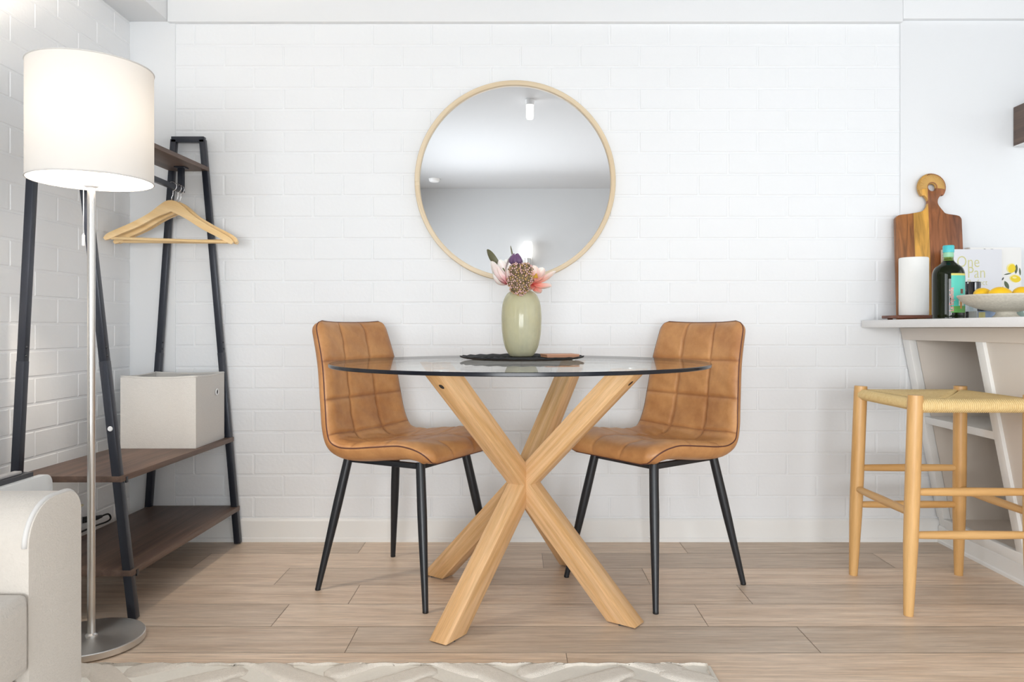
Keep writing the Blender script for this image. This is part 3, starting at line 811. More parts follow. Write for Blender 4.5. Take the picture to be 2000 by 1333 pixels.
mb = MB(); xm = -1.289; zr = 1.374
mb.tube([(xm, RY0+.07, 1.462), (xm, RY0+.07, zr)], .010, 4, sq=True, up=(0, 1, 0)); mb.tube([(xm, RY1-.08, 1.462), (xm, RY1-.08, zr-.008)], .010, 4, sq=True, up=(0, 1, 0))
mb.tube([(xm, RY0+.07, zr), (xm, RY1-.07, zr)], .009, 4, sq=True)
for Y in (RY0+.07, RY1-.08): mb.box((xm-.02, Y-.02, 1.457), (xm+.02, Y+.02, 1.462))
obj('hanging_rail', mb, m_navy, t, bevel=.001, world=True)

# hangers
def hanger():
    t = thing('coat_hanger', '', 'coat hanger', (0, 0, 0), 0, 'wooden hangers on the rack rail')
    top = catmull([(0, 0), (.018, -.004), (.042, -.022), (.075, -.052), (.13, -.088), (.185, -.118), (.212, -.135), (.222, -.150)], 28)
    bot = catmull([(.216, -.158), (.200, -.152), (.165, -.132), (.11, -.104), (.05, -.066), (.0, -.042)], 20)
    right = [(a*1.05, b) for a, b in top+bot]; loop = right+[(-a, b) for a, b in right[::-1]][1:-1]
    mb = MB(); mb.plate([loop], .013, lambda a, b, d: (a, d-.0065+ (abs(a)/.22)**2*-.012, b))
    obj('shoulders', mb, m_hang, t, bevel=.003, grain=(1, 0, -.3))
    mb = MB(); mb.tube([(-.208, -.010, -.149), (.208, -.010, -.149)], .0055, 12); obj('trouser_bar', mb, m_hang, t, smooth='auto', grain=(1, 0, 0))
    # the hook runs over the rail, whose centre is at height hz above the apex
    hz = .052; pts = [(0, 0, -.004), (0, 0, .012), (0.004, 0, .02)]
    for k in range(13):
        a = R(-75)+R(255)*k/12
        pts.append((.0165*math.cos(a), 0, hz+.0165*math.sin(a)))
    mb = MB(); mb.tube(pts, .0016, 8); obj('hook', mb, m_chrome, t, smooth=True)
    return t
hg = hanger(); ZH = zr-.052+.0
ys = [2.800, 2.836, 2.863]
labels = ['pale wooden coat hanger on the rack rail, nearest the floor lamp', 'pale wooden coat hanger on the rack rail, the middle one of three', 'pale wooden coat hanger on the rack rail, nearest the brick back wall']
hg.location = (xm-.002, ys[0], ZH); hg.rotation_euler = (0, R(1.5), R(4)); hg['label'] = labels[0]
h2 = dup(hg, (xm+.002, ys[1], ZH), None, labels[1]); h2.rotation_euler = (0, R(-.5), R(0))
h3 = dup(hg, (xm, ys[2], ZH), None, labels[2]); h3.rotation_euler = (0, R(.5), R(-2))

# storage box
bx0, bx1, by0, by1, bz0, bz1 = -1.414, -1.146, 2.672, 2.930, .4185, .674
t = thing('storage_box', 'pale grey linen storage cube on the middle shelf of the rack', 'storage box', ((bx0+bx1)/2, (by0+by1)/2, bz0))
mb = MB(); w = .006
def wallgrid(mb, p, q, z0, z1, nrm, bulge):
    p = Vector(p); q = Vector(q); nn = Vector(nrm)
    mb.grid(lambda a, b: p.lerp(q, a)+Vector((0, 0, z0+(z1-z0)*b))+nn*(bulge*math.sin(PI*a)*math.sin(PI*b)) + Vector((0, 0, -.005*math.sin(PI*a) if b > .99 else 0)), 12, 12)
for s_, bg in ((0, .003), (1, -.0)):
    i = w*s_
    c4 = [(bx0+i, by0+i, 0), (bx1-i, by0+i, 0), (bx1-i, by1-i, 0), (bx0+i, by1-i, 0)]
    nn = [(0, -1, 0), (1, 0, 0), (0, 1, 0), (-1, 0, 0)]
    for k in range(4): wallgrid(mb, c4[k], c4[(k+1) % 4], bz0+i, bz1, nn[k], .003 if not s_ else .003)
mb.add([(bx0, by0, bz0), (bx1, by0, bz0), (bx1, by1, bz0), (bx0, by1, bz0)], [(0, 1, 2, 3)])
mb.add([(bx0+w, by0+w, bz0+w), (bx1-w, by0+w, bz0+w), (bx1-w, by1-w, bz0+w), (bx0+w, by1-w, bz0+w)], [(0, 1, 2, 3)])
obj('fabric_body', mb, m_linen, t, smooth='auto', world=True, fix=False)
mb = MB()
for k in range(4):
    a = Vector(((bx0, by0), (bx1, by0), (bx1, by1), (bx0, by1))[k]); b = Vector(((bx0, by0), (bx1, by0), (bx1, by1), (bx0, by1))[(k+1) % 4])
    pts = [(a.x+(b.x-a.x)*s/12+(w/2 if k == 3 else (-w/2 if k == 1 else 0)), a.y+(b.y-a.y)*s/12+(w/2 if k == 0 else (-w/2 if k == 2 else 0)), bz1-.005*math.sin(PI*s/12)) for s in range(13)]
    mb.tube(pts, .0040, 8)
obj('top_hem', mb, m_linen, t, smooth=True, world=True)
g0 = Vector((bx1+.0052, px(420.5, 763, 1).y*0+2.848, .605))
mb = MB(); 
mb.tube([(g0.x, g0.y+.011*math.cos(a*PI/12), g0.z+.011*math.sin(a*PI/12)) for a in range(24)], .0022, 8, closed=True)
gr = obj('grommet', mb, m_white, t, smooth=True, world=True)
mb = MB(); mb.add([(g0.x-.0004, g0.y+.0105*math.cos(a*PI/12), g0.z+.0105*math.sin(a*PI/12)) for a in range(24)], [tuple(range(24))]); obj('hole', mb, m_cord, gr)

# wall socket, plug and cable on the side wall behind the rack
sy, sz = 2.56, .185
t = thing('power_outlet', 'white double power point low on the wall behind the clothes rack', 'power outlet', (XL, sy, sz))
mb = MB(); mb.box((0.0, -.075, -.05), (.030, .055, .05)); obj('mounting_block', mb, pmat('aged_cream_plastic', (214, 206, 176), .5), t, bevel=.003)
mb = MB(); mb.box((.030, -.05, -.045), (.038, .05, .045)); obj('face_plate', mb, m_white, t, bevel=.002)
for q in (-.03, .018):
    mb = MB(); mb.box((.038, q, .018), (.042, q+.012, .032)); obj('rocker_switch', mb, m_white, t)
t = thing('power_cable', 'black plug with its cable looping down to the lowest rack shelf', 'cable', (XL+.04, sy+.07, sz))
mb = MB(); mb.tube([(XL+.041, sy+.03, sz), (XL+.058, sy+.05, sz), (XL+.066, sy+.07, sz-.002), (XL+.066, sy+.10, sz-.004)], [.011, .011, .008, .005], 12); obj('plug', mb, m_cord, t, smooth='auto', world=True)
pts = catmull([(XL+.066, sy+.09, sz-.004), (XL+.067, sy+.14, sz-.006), (XL+.068, sy+.155, sz-.025), (XL+.066, sy+.13, sz-.032), (XL+.06, sy+.06, sz-.030), (XL+.056, sy-.1, sz-.030), (XL+.055, sy-.25, sz-.031)], 40)
mb = MB(); mb.tube(pts, .0032, 8); obj('cord', mb, m_cord, t, smooth=True, world=True)

# ------------------------------------------------------------------ floor lamp
LX, LY = -1.144, 2.015
t = thing('floor_lamp', 'lit floor lamp with a white drum shade, steel pole and round steel base', 'floor lamp', (LX, LY, 0))
def steel_radial():
    m = bpy.data.materials.new('radially_brushed_steel'); n, l, p = nm(m)
    p.inputs['Metallic'].default_value = 1; p.inputs['Base Color'].default_value = lin((226, 225, 222)); p.inputs['Roughness'].default_value = .3
    p.inputs['Anisotropic'].default_value = .6
    tg = n.new('ShaderNodeTangent'); tg.direction_type = 'RADIAL'; tg.axis = 'Z'; l.new(tg.outputs[0], p.inputs['Tangent'])
    nz = n.new('ShaderNodeTexNoise'); nz.inputs['Scale'].default_value = 40; mr = n.new('ShaderNodeMapRange'); mr.inputs[3].default_value = .34; mr.inputs[4].default_value = .44
    l.new(nz.outputs[0], mr.inputs[0]); l.new(mr.outputs[0], p.inputs['Roughness'])
    return m
m_steelr = steel_radial()
mb = MB(); mb.lathe([(.001, 0.002), (.127, 0.002), (.131, .004), (.131, .019), (.1295, .021), (.127, .0215), (.001, .0225)], n=96); obj('base', mb, m_steelr, t, smooth='auto')
mb = MB(); mb.lathe([(.0150, .022), (.0150, .026), (.0098, .030), (.0098, 1.224)], n=24); obj('pole', mb, m_steel, t, smooth='auto')
mb = MB(); mb.lathe([(.0098, 1.221), (.018, 1.225), (.0215, 1.236), (.0215, 1.30), (.001, 1.30)], n=24); obj('socket', mb, m_white, t, smooth='auto')
mb = MB(); mb.ball((0, 0, 1.335), .028, 24, 16, (1, 1, 1.15)); obj('bulb', mb, m_lampbulb, t, smooth=True)
SZ0, SZ1, SR = 1.240, 1.540, .1515
mb = MB(); mb.lathe([(SR, SZ0), (SR, SZ1)], n=96, cap=False); sh = obj('lamp_shade', mb, m_shade, t, smooth=True)
for z in (SZ0, SZ1):
    mb = MB(); mb.tube([(SR*math.cos(a*PI/48), SR*math.sin(a*PI/48), z) for a in range(96)], .0020, 8, closed=True)
    obj('rim', mb, m_shade, sh, smooth=True)
mb = MB()
for k in range(3):
    a = R(95+120*k); mb.tube([(.022*math.cos(a), .022*math.sin(a), 1.262), (.15*math.cos(a), .15*math.sin(a), SZ0+.006)], .0013, 6)
obj('spider_wire', mb, m_white, sh, smooth=True)
mb = MB(); cx_ = -.021
mb.tube([(cx_, 0, 1.25), (cx_, 0, 1.10)], .0013, 6); cd_ = obj('pull_cord', mb, m_white, t, smooth=True)
mb = MB(); mb.lathe([(.001, -.035), (.0042, -.033), (.0042, -.006), (.001, 0)], (cx_, 0, 1.10), 12); obj('cord_pull', mb, m_white, cd_, smooth='auto')
point('floor_lamp_light', (LX, LY, 1.41), 20, (1.0, .86, .70), .03)

# ------------------------------------------------------------------ panel heater behind the sofa
hx = px(103, 960, 2.13).x
t = thing('panel_heater', 'slim white panel heater with a dark top rail standing behind the sofa arm', 'heater', (hx-.03, 1.7, 0))
mb = MB(); H = .437; y0, y1 = 1.30, 2.13; loop = []
for cy, cz, a0 in ((y1-.03, H-.03, 0), (y0+.03, H-.03, 90), (y0+.02, .07, 180), (y1-.02, .07, 270)):
    for k in range(7): a = R(a0+15*k); loop.append((cy+.03*math.cos(a), cz+.03*math.sin(a)))
mb.plate([loop], .022, lambda a, b, d: (hx-d, a, b)); obj('front_panel', mb, m_heat, t, bevel=.004, world=True)
mb = MB(); mb.box((hx-.068, y0+.02, .06), (hx-.024, y1-.05, H-.015)); obj('body', mb, m_black, t, bevel=.003, world=True)
xs_ = px(48, 930, 2.06).x
mb = MB(); mb.box((xs_-.022, y0+.02, H+.012), (xs_, 2.05, H+.020)); obj('top_rail', mb, pmat('grey_rail', (188, 188, 190), .4), t, bevel=.002, world=True)
mb = MB(); mb.box((xs_-.018, y0+.03, H-.05), (xs_+.012, 2.08, H+.012)); obj('vent_channel', mb, m_navy, t, bevel=.002, world=True)
for y in (y0+.12, y1-.14):
    mb = MB(); mb.box((hx-.16, y-.02, 0), (hx+.02, y+.02, .022)); mb.box((hx-.06, y-.015, .02), (hx-.03, y+.015, .07))
    obj('foot', mb, m_black, t, bevel=.003, world=True)

# ------------------------------------------------------------------ sofa
FX = -.700; AY1 = 1.205; AY0 = 1.075; AH = .592
t = thing('sofa', 'cream upholstered sofa with a slim rounded arm and piped seams', 'sofa', (-1.12, .25, 0))
def arm_loop(y0, y1, h, inset=0):
    lp = []
    r0, r1 = .062, .036
    for k in range(9):
        a = R(180-90*k/8); lp.append((y0+r0+(r0)*math.cos(a), h-r0+r0*math.sin(a)))
    for k in range(9):
        a = R(90-90*k/8); lp.append((y1-r1+r1*math.cos(a), h-r1+r1*math.sin(a)))
    lp += [(y1, .06), (y0, .06)]
    return lp
def arm(y0, y1, flip=False):
    lp = arm_loop(y0, y1, AH)
    if flip: lp = [(y0+y1-a, b) for a, b in lp][::-1]
    mb = MB(); mb.plate([lp], .83, lambda a, b, d: (FX-d, a, b))
    o = obj('arm', mb, m_sofa, t, bevel=.012, bseg=4, world=True)
    pm = MB(); pm.tube([(FX-.006, a, b) for a, b in lp[:-1]+[lp[-1]]], .0038, 8); obj('piping', pm, m_spipe, o, smooth=True)
    return o
arm(AY0, AY1); arm(-.75, -.62, True)
def cushion(name, x0, x1, y0, y1, z0, z1, bul=.02, par=t):
    mb = MB(); N = 12
    def shape(p):
        x, y, z = p
        cx, cy, cz = (x0+x1)/2, (y0+y1)/2, (z0+z1)/2; hx_, hy_, hz_ = (x1-x0)/2, (y1-y0)/2, (z1-z0)/2
        a, b, c = (x-cx)/hx_, (y-cy)/hy_, (z-cz)/hz_
        fa = (1-a**4); fb = (1-b**4); fc = (1-c**2)
        return Vector((x+math.copysign(bul*fb*fc, a)*(abs(a) > .999), y+math.copysign(bul*.5*fa*fc, b)*(abs(b) > .999), z+math.copysign(bul*fa*fb, c)*(abs(c) > .999)))
    for ax in range(3):
        for sd in (0, 1):
            def fn(a, b, ax=ax, sd=sd):
                q = [0, 0, 0]; q[ax] = sd; q[(ax+1) % 3] = a; q[(ax+2) % 3] = b
                return shape((x0+(x1-x0)*q[0], y0+(y1-y0)*q[1], z0+(z1-z0)*q[2]))
            mb.grid(fn, N, N, flip=(sd == 0))
    bm = bmesh.new(); vs = [bm.verts.new(v) for v in mb.v]; [bm.faces.new([vs[i] for i in f]) for f in mb.f]
    bmesh.ops.remove_doubles(bm, verts=bm.verts, dist=.0005)
    es = [e for e in bm.edges if len(e.link_faces) == 2 and e.calc_face_angle(0) > R(40)]
    bmesh.ops.bevel(bm, geom=es, offset=.018, segments=4, profile=.5, affect='EDGES', clamp_overlap=True)
    m2 = MB(); bm.verts.index_update(); m2.v = [v.co.copy() for v in bm.verts]; m2.f = [tuple(v.index for v in f.verts) for f in bm.faces]; m2.mi = [0]*len(m2.f); bm.free()
    return obj(name, m2, m_sofa, par, smooth=True, world=True)
cushion('seat_cushion', -1.36, FX+.004, .232, AY0-.004, .355, .468, .014)
cushion('seat_cushion', -1.36, FX+.004, -.615, .228, .355, .468, .014)
cushion('back_cushion', -1.44, -1.28, .232, AY0-.004, .475, .82, .03)
cushion('back_cushion', -1.44, -1.28, -.615, .228, .475, .82, .03)
mb = MB(); mb.box((-1.50, -.62, .10), (FX-.012, AY0, .345)); obj('base', mb, m_sofa, t, bevel=.01, world=True)
mb = MB(); mb.box((-1.50, -.62, .345), (-1.43, AY0, .74)); obj('back_frame', mb, m_sofa, t, bevel=.02, world=True)
for x, y in ((-1.48, -.70), (-.76, -.70), (-1.48, 1.14), (-.76, 1.14)):
    mb = MB(); mb.lathe([(.016, .0 if x < -1.1 else .0165), (.024, .10)], (x, y, 0), 16); obj('leg', mb, m_black, t, smooth='auto', world=True)

# ------------------------------------------------------------------ rug
RX_0, RX_1, RYE = -1.13, .476, 1.868
t = thing('area_rug', 'cream rug with a raised oatmeal leaf pattern on the floor in front of the table', 'rug', ((RX_0+RX_1)/2, 1.0, 0))
mb = MB(); mb.box((RX_0, .15, 0), (RX_1, RYE, .0085)); obj('rug_base', mb, m_rugb, t, bevel=.003, world=True)
# leaf-shaped raised pile, rows of chevrons
mb = MB()
def pile(cx, cy, ang, L, Wd, h):
    def fn(a, b):
        x = (a-.5)*L; w = Wd*(max(0, 1-(2*a-1)**6))**.5; y = (b-.5)*w
        c, s = math.cos(ang), math.sin(ang)
        e = min(1, 4*a*(1-a)*2.2)*min(1, 4*b*(1-b)*1.6)
        X = cx+x*c-y*s; Y = cy+x*s+y*c
        X = min(max(X, RX_0+.008), RX_1-.012-.002*math.sin(Y*70)); Y = min(Y, RYE-.003+.003*math.sin(X*90))
        return (X, Y, .0075+h*math.sqrt(max(0, e))+random.uniform(-.0004, .0004))
    mb.grid(fn, 16, 10)
col = 0; x = RX_0+.03
while x < RX_1+.1:
    y = .22; row = 0
    while y < RYE+.12:
        sgn = 1 if (col//2) % 2 else -1
        pile(x+random.uniform(-.012, .012), y+(.07 if col % 2 else 0), sgn*R(38)+random.uniform(-.15, .15), .205, .070, .0085)
        y += .150; row += 1
    x += .118; col += 1
obj('raised_pile', mb, m_rugp, t, smooth=True, world=True)

# ------------------------------------------------------------------ counter and its shelf unit
CX0 = 1.354; CZ1 = .877; CZ0 = .8485
t = thing('kitchen_worktop', 'white speckled stone bar top overhanging the shelf unit', 'worktop', (1.9, 2.0, CZ0))
mb = MB(); mb.box((CX0, .9, CZ0), (2.35, YB-.013, CZ1)); obj('slab', mb, m_stone, t, bevel=.003, world=True)
# the face leans out towards the top
def fx_(z): return 1.672-(z/.845)*.165
Tp = lambda y, z, d: (fx_(z)+d, y, z)
t = thing('shelf_unit', 'pale painted bar front with a slanted face and open shelves, under the worktop', 'cabinet', (1.8, 2.0, 0))
Y0o, Y1o = 2.500, 2.925     # opening
def slab(mb, y0, y1, z0, z1, d0, d1):
    v = [Tp(y0, z0, d0), Tp(y1, z0, d0), Tp(y1, z1, d0), Tp(y0, z1, d0), Tp(y0, z0, d1), Tp(y1, z0, d1), Tp(y1, z1, d1), Tp(y0, z1, d1)]
    mb.add(v, [(0, 1, 2, 3), (7, 6, 5, 4), (0, 4, 5, 1), (1, 5, 6, 2), (2, 6, 7, 3), (3, 7, 4, 0)])
yc = YB-.012
mb = MB(); slab(mb, 1.02, Y0o, .0, CZ0-.001, .012, .03); obj('front_panel', mb, m_cab, t, bevel=.001, world=True)
mb = MB(); slab(mb, Y0o, yc, .0, .098, .006, .028); obj('bottom_rail', mb, m_trim, t, world=True)
mb = MB(); slab(mb, 1.02, yc, .800, CZ0-.001, .0, .03); obj('top_rail', mb, m_cab, t, bevel=.002, world=True)
for a, b in ((Y1o, yc), (Y0o-.040, Y0o)):
    mb = MB(); slab(mb, a, b, .10, .8005, 0, .031); obj('stile', mb, m_trim, t, bevel=.002, world=True)
mb = MB(); slab(mb, Y0o-.04, Y1o, .066, .105, -.003, .02); obj('stile', mb, m_trim, t, bevel=.002, world=True)
for zz in (.475,):
    mb = MB(); slab(mb, Y0o, Y1o, zz, zz+.028, .002, .34); obj('shelf', mb, m_trim, t, bevel=.002, world=True)
mb = MB(); slab(mb, Y0o-.01, Y1o+.01, .075, .1015, .008, .34); mb.box((1.96, Y0o-.02, .02), (1.975, yc, CZ0-.002)); slab(mb, Y1o, yc, .05, CZ0-.05, .028, .34); slab(mb, Y0o-.02, Y0o, .05, CZ0-.05, .028, .34)
obj('carcass', mb, m_cabin, t, world=True)
mb = MB(); mb.box((1.98, 1.04, .0), (2.30, yc, CZ0-.002)); obj('kitchen_cabinets', mb, m_cab, t, world=True)
mb = MB(); mb.box((1.72, 1.02, .0), (1.98, 1.04, CZ0-.002)); obj('end_panel', mb, m_cab, t, world=True)
mb = MB()
k = [(1.672, 0), (1.654, 0), (1.654, .010), (1.658, .014), (1.658, .062), (1.662, .068), (1.672, .07)]
K = len(k); mb.add([(a, 1.0, b) for a, b in k]+[(a, YB-.012, b) for a, b in k], [(i, (i+1) % K, (i+1) % K+K, i+K) for i in range(K)]+[tuple(range(K)), tuple(range(K, 2*K))[::-1]])
struct('baseboard_bar', mb, m_trim)

# ------------------------------------------------------------------ woven stool
t = thing('bar_stool', 'honey-coloured wooden stool with a woven paper-cord seat by the bar', 'stool', (1.335, 2.395, 0))
SXa, SXb, SYa, SYb = 1.147, 1.508, 2.215, 2.580
legs = {}
for kx, ky in ((0, 0), (0, 1), (1, 0), (1, 1)):
    fx = (SXa, SXb)[kx]; fy = (SYa, SYb)[ky]
    txx = fx+(.024 if kx == 0 else .004); ty = fy+(.006 if ky == 0 else -.004)
    legs[kx, ky] = (Vector((fx, fy, 0)), Vector((txx, ty, .648)))
    p, q = legs[kx, ky]; mb = MB()
    mb.tube([p, p.lerp(q, .03), p.lerp(q, .32), p.lerp(q, .5), p.lerp(q, .97), q], [.0135, .0145, .0205, .0215, .0215, .0205], 28)
    o = obj('leg', mb, m_beech, t, smooth='auto', grain=(q-p), world=True)
def at_z(k, z):
    p, q = legs[k]; return p.lerp(q, z/.648)
def rail(k1, k2, z1, z2, r=.0120, name='stretcher', mat=m_beech):
    a = at_z(k1, z1); b = at_z(k2, z2)
    mb = MB(); mb.tube([a, a.lerp(b, .1), a.lerp(b, .5), a.lerp(b, .9), b], [r*.8, r*.95, r*1.1, r*.95, r*.8], 16)
    return obj(name, mb, mat, t, smooth='auto', grain=(b-a), world=True)
rail((0, 0), (1, 0), .363, .363); rail((0, 0), (1, 0), .236, .236); rail((0, 1), (1, 1), .368, .368); rail((0, 1), (1, 1), .242, .242)
rail((0, 0), (0, 1), .300, .297); rail((1, 0), (1, 1), .300, .297)
def cordmat():
    m = bpy.data.materials.new('paper_cord'); n, l, p = nm(m)
    p.inputs['Roughness'].default_value = .7
    at = n.new('ShaderNodeAttribute'); at.attribute_name = 't'
    tc = n.new('ShaderNodeTexCoord'); nz = n.new('ShaderNodeTexNoise'); nz.inputs['Scale'].default_value = 120; l.new(tc.outputs['Object'], nz.inputs['Vector'])
    cr = n.new('ShaderNodeValToRGB'); cr.color_ramp.elements[0].color = lin((214, 182, 122)); cr.color_ramp.elements[1].color = lin((238, 214, 160)); l.new(nz.outputs[0], cr.inputs[0])
    l.new(cr.outputs[0], p.inputs['Base Color'])
    return m
m_cordw = cordmat()
# seat: cords as geometry, hourglass weave: each cord runs over a rail towards the middle
a0, a1, b0, b1 = SXa+.024, SXb+.004, SYa+.006, SYb-.004
zs = .618
mb = MB(); NC = 52
cxm, cym = (a0+a1)/2, (b0+b1)/2
def sag(x, y):
    u = abs(x-cxm)/(a1-a0)*2; v_ = abs(y-cym)/(b1-b0)*2
    return zs+.014-.018*(1-u*u)*(1-v_*v_)
def cord_side(side):
    for i in range(NC):
        f_ = (i+.5)/NC
        depth = min(f_, 1-f_)                       # how far in before meeting the next panel
        pts = []
        if side in ('f', 'b'):
            x = a0+.012+(a1-a0-.024)*f_; ye = b0 if side == 'f' else b1; sg = 1 if side == 'f' else -1
            pts += [(x, ye+sg*.016, zs-.016), (x, ye-sg*.004, zs-.0185), (x, ye-sg*.0165, zs-.008), (x, ye-sg*.0165, zs+.004), (x, ye-sg*.004, zs+.0155)]
            D = min(depth*(b1-b0), (b1-b0)/2)
            for q in range(1, 5): yy = ye+sg*(.004+(D)*q/4); pts.append((x, yy, sag(x, yy)+(.002 if q < 4 else -.003)))
        else:
            y = b0+.012+(b1-b0-.024)*f_; xe = a0 if side == 'l' else a1; sg = 1 if side == 'l' else -1
            pts += [(xe+sg*.016, y, zs-.010), (xe-sg*.004, y, zs-.0125), (xe-sg*.0145, y, zs-.004), (xe-sg*.0145, y, zs+.006), (xe-sg*.004, y, zs+.0155)]
            D = min(depth*(a1-a0), (a1-a0)/2)
            for q in range(1, 5): xx = xe+sg*(.004+(D)*q/4); pts.append((xx, y, sag(xx, y)+(.002 if q < 4 else -.003)))
        mb.tube(pts, .0037, 6)
for s_ in 'fblr': cord_side(s_)
mb.add([(a0, b0, zs+.0), (a1, b0, zs+.0), (a1, b1, zs+.0), (a0, b1, zs+.0)], [(0, 1, 2, 3)])
obj('woven_seat', mb, m_cordw, t, smooth=True, world=True)
for k1, k2 in (((0, 0), (1, 0)), ((0, 1), (1, 1)), ((0, 0), (0, 1)), ((1, 0), (1, 1))): rail(k1, k2, zs, zs, .0095, 'seat_rail')

# ------------------------------------------------------------------ things on the counter
def board_mat():
    m = bpy.data.materials.new('acacia_board'); n, l, p = nm(m)
    at = n.new('ShaderNodeAttribute'); at.attribute_name = 'wc'
    tc = n.new('ShaderNodeTexCoord'); sx = n.new('ShaderNodeSeparateXYZ'); l.new(tc.outputs['Object'], sx.inputs[0])
    cr = n.new('ShaderNodeValToRGB'); cr.color_ramp.interpolation = 'CONSTANT'
    mr = n.new('ShaderNodeMapRange'); mr.inputs[1].default_value = -.13; mr.inputs[2].default_value = .13; l.new(sx.outputs[0], mr.inputs[0])
    e = cr.color_ramp.elements; e[0].position = 0; e[0].color = lin((156, 98, 50)); e[1].position = .27; e[1].color = lin((212, 158, 70))
    for ps, c in ((.50, (150, 92, 54)), (.80, (132, 78, 46))):
        x = e.new(ps); x.color = lin(c)
    l.new(mr.outputs[0], cr.inputs[0])
    mp = n.new('ShaderNodeMapping'); mp.inputs['Scale'].default_value = (5, 40, 40); l.new(at.outputs['Vector'], mp.inputs[0])
    nz = n.new('ShaderNodeTexNoise'); nz.inputs['Scale'].default_value = 1; nz.inputs['Detail'].default_value = 6; nz.inputs['Distortion'].default_value = 1.2; l.new(mp.outputs[0], nz.inputs['Vector'])
    r = n.new('ShaderNodeMapRange'); r.inputs[1].default_value = .3; r.inputs[2].default_value = .62; r.inputs[3].default_value = .5; r.inputs[4].default_value = 1.15; l.new(nz.outputs[0], r.inputs[0])
    mm = n.new('ShaderNodeMix'); mm.data_type = 'RGBA'; mm.blend_type = 'MULTIPLY'; mm.inputs[0].default_value = 1; l.new(cr.outputs[0], mm.inputs[6]); l.new(r.outputs[0], mm.inputs[7])
    l.new(mm.outputs[2], p.inputs['Base Color']); p.inputs['Roughness'].default_value = .4
    return m
bL = px(1751, 500, 2.93).x; bR = px(1880.5, 500, 2.93).x; bc = (bL+bR)/2; hw = (bR-bL)/2
t = thing('cutting_board', 'tall two-tone wooden paddle board with a ring handle leaning on the wall', 'cutting board', (bc, 2.908, CZ1))
hb = px(1815, 420, 2.94).z-CZ1; ht = px(1820, 341, 2.955).z-CZ1; rc = .0535; zc = ht-rc
hxo = px(1820, 370, 2.95).x-bc
lp = [(-hw-.004, 0), (hw, 0), (hw, hb-.022)]
lp += [(a, b) for a, b in catmull([(hw, hb-.02), (hw-.012, hb-.006), (hw*.55, hb+.002), (hxo+.038, hb+.014), (hxo+.020, hb+.04), (hxo+.022, hb+.062), (hxo+.036, hb+.078)], 20)][1:]
a_s = math.atan2(hb+.078-zc, .036); 
for k in range(21):
    a = a_s+(PI-2*a_s)*k/20
    lp.append((hxo+rc*math.cos(a), zc+rc*math.sin(a)))
lp += [(a, b) for a, b in catmull([(hxo-.036, hb+.078), (hxo-.022, hb+.062), (hxo-.020, hb+.04), (hxo-.038, hb+.014), (-hw*.55, hb+.002), (-hw+.014, hb-.004), (-hw, hb-.018)], 20)][1:]
lp2 = []
for q in lp:
    if not lp2 or math.dist(q, lp2[-1]) > .0012: lp2.append(q)
hole = [(hxo+.0165*math.cos(-a*PI/12), zc+.0165*math.sin(-a*PI/12)) for a in range(24)]
lean = math.atan2(2.968-2.926, ht)
Tq = lambda a, b, d: (a, b*math.sin(lean)+d*math.cos(lean), b*math.cos(lean)-d*math.sin(lean)+.004)
mb = MB(); mb.plate([lp2, hole], .017, Tq); bo = obj('paddle', mb, board_mat(), t, bevel=.0015, grain=(0, 0, 1))
# cord binding round the ring handle
mb = MB()
for k in range(30):
    a = R(-8)+R(196)*k/29
    cc = [hxo+math.cos(a)*(.035), zc+math.sin(a)*(.035)]
    pts = []
    for q in range(12):
        b = q*PI/6; rr = .0195*math.cos(b); dd = .0085+.0105*math.sin(b)
        pts.append(Tq(cc[0]+math.cos(a)*rr, cc[1]+math.sin(a)*rr, dd))
    mb.tube(pts, .0026, 6, closed=True)
obj('cord_binding', mb, pmat('straw_cord', (206, 164, 96), .7, noise=.1, nscale=60), t, smooth=True)

TY = 2.775
t = thing('wooden_tray', 'small reddish wood tray under the paper towel roll', 'tray', (px(1790, 620, TY).x, TY, CZ1))
hwid = (px(1843, 620, TY).x-px(1737, 620, TY).x)/2
mb = MB(); mb.box((-hwid, -.06, .005), (hwid, .06, .016)); obj('tray_board', mb, m_tray, t, bevel=.002, grain=(1, 0, 0))
for x in (-hwid+.025, hwid-.025):
    for y in (-.045, .045):
        mb = MB(); mb.lathe([(.008, 0), (.010, .005)], (x, y, 0), 12); obj('foot', mb, m_tray, t, smooth='auto')
rx = px(1784.5, 560, TY).x; rr = (px(1811, 560, TY).x-px(1758, 560, TY).x)/2
t = thing('paper_towel_roll', 'white paper towel roll standing on the small wooden tray', 'paper towel roll', (rx, TY, CZ1+.0165))
hh = px(1784, 504, TY).z-CZ1-.0165
mb = MB(); mb.lathe([(.022, 0), (rr-.002, 0), (rr, .003), (rr, hh-.003), (rr-.002, hh), (.022, hh), (.022, 0)], n=64, cap=False); obj('paper', mb, m_paper, t, smooth='auto')
mb = MB(); mb.lathe([(.020, .001), (.0215, .001), (.0215, hh+.0005), (.020, hh+.0005), (.020, .001)], n=32, cap=False); obj('cardboard_core', mb, pmat('cardboard', (170, 140, 105), .8), t, smooth='auto')

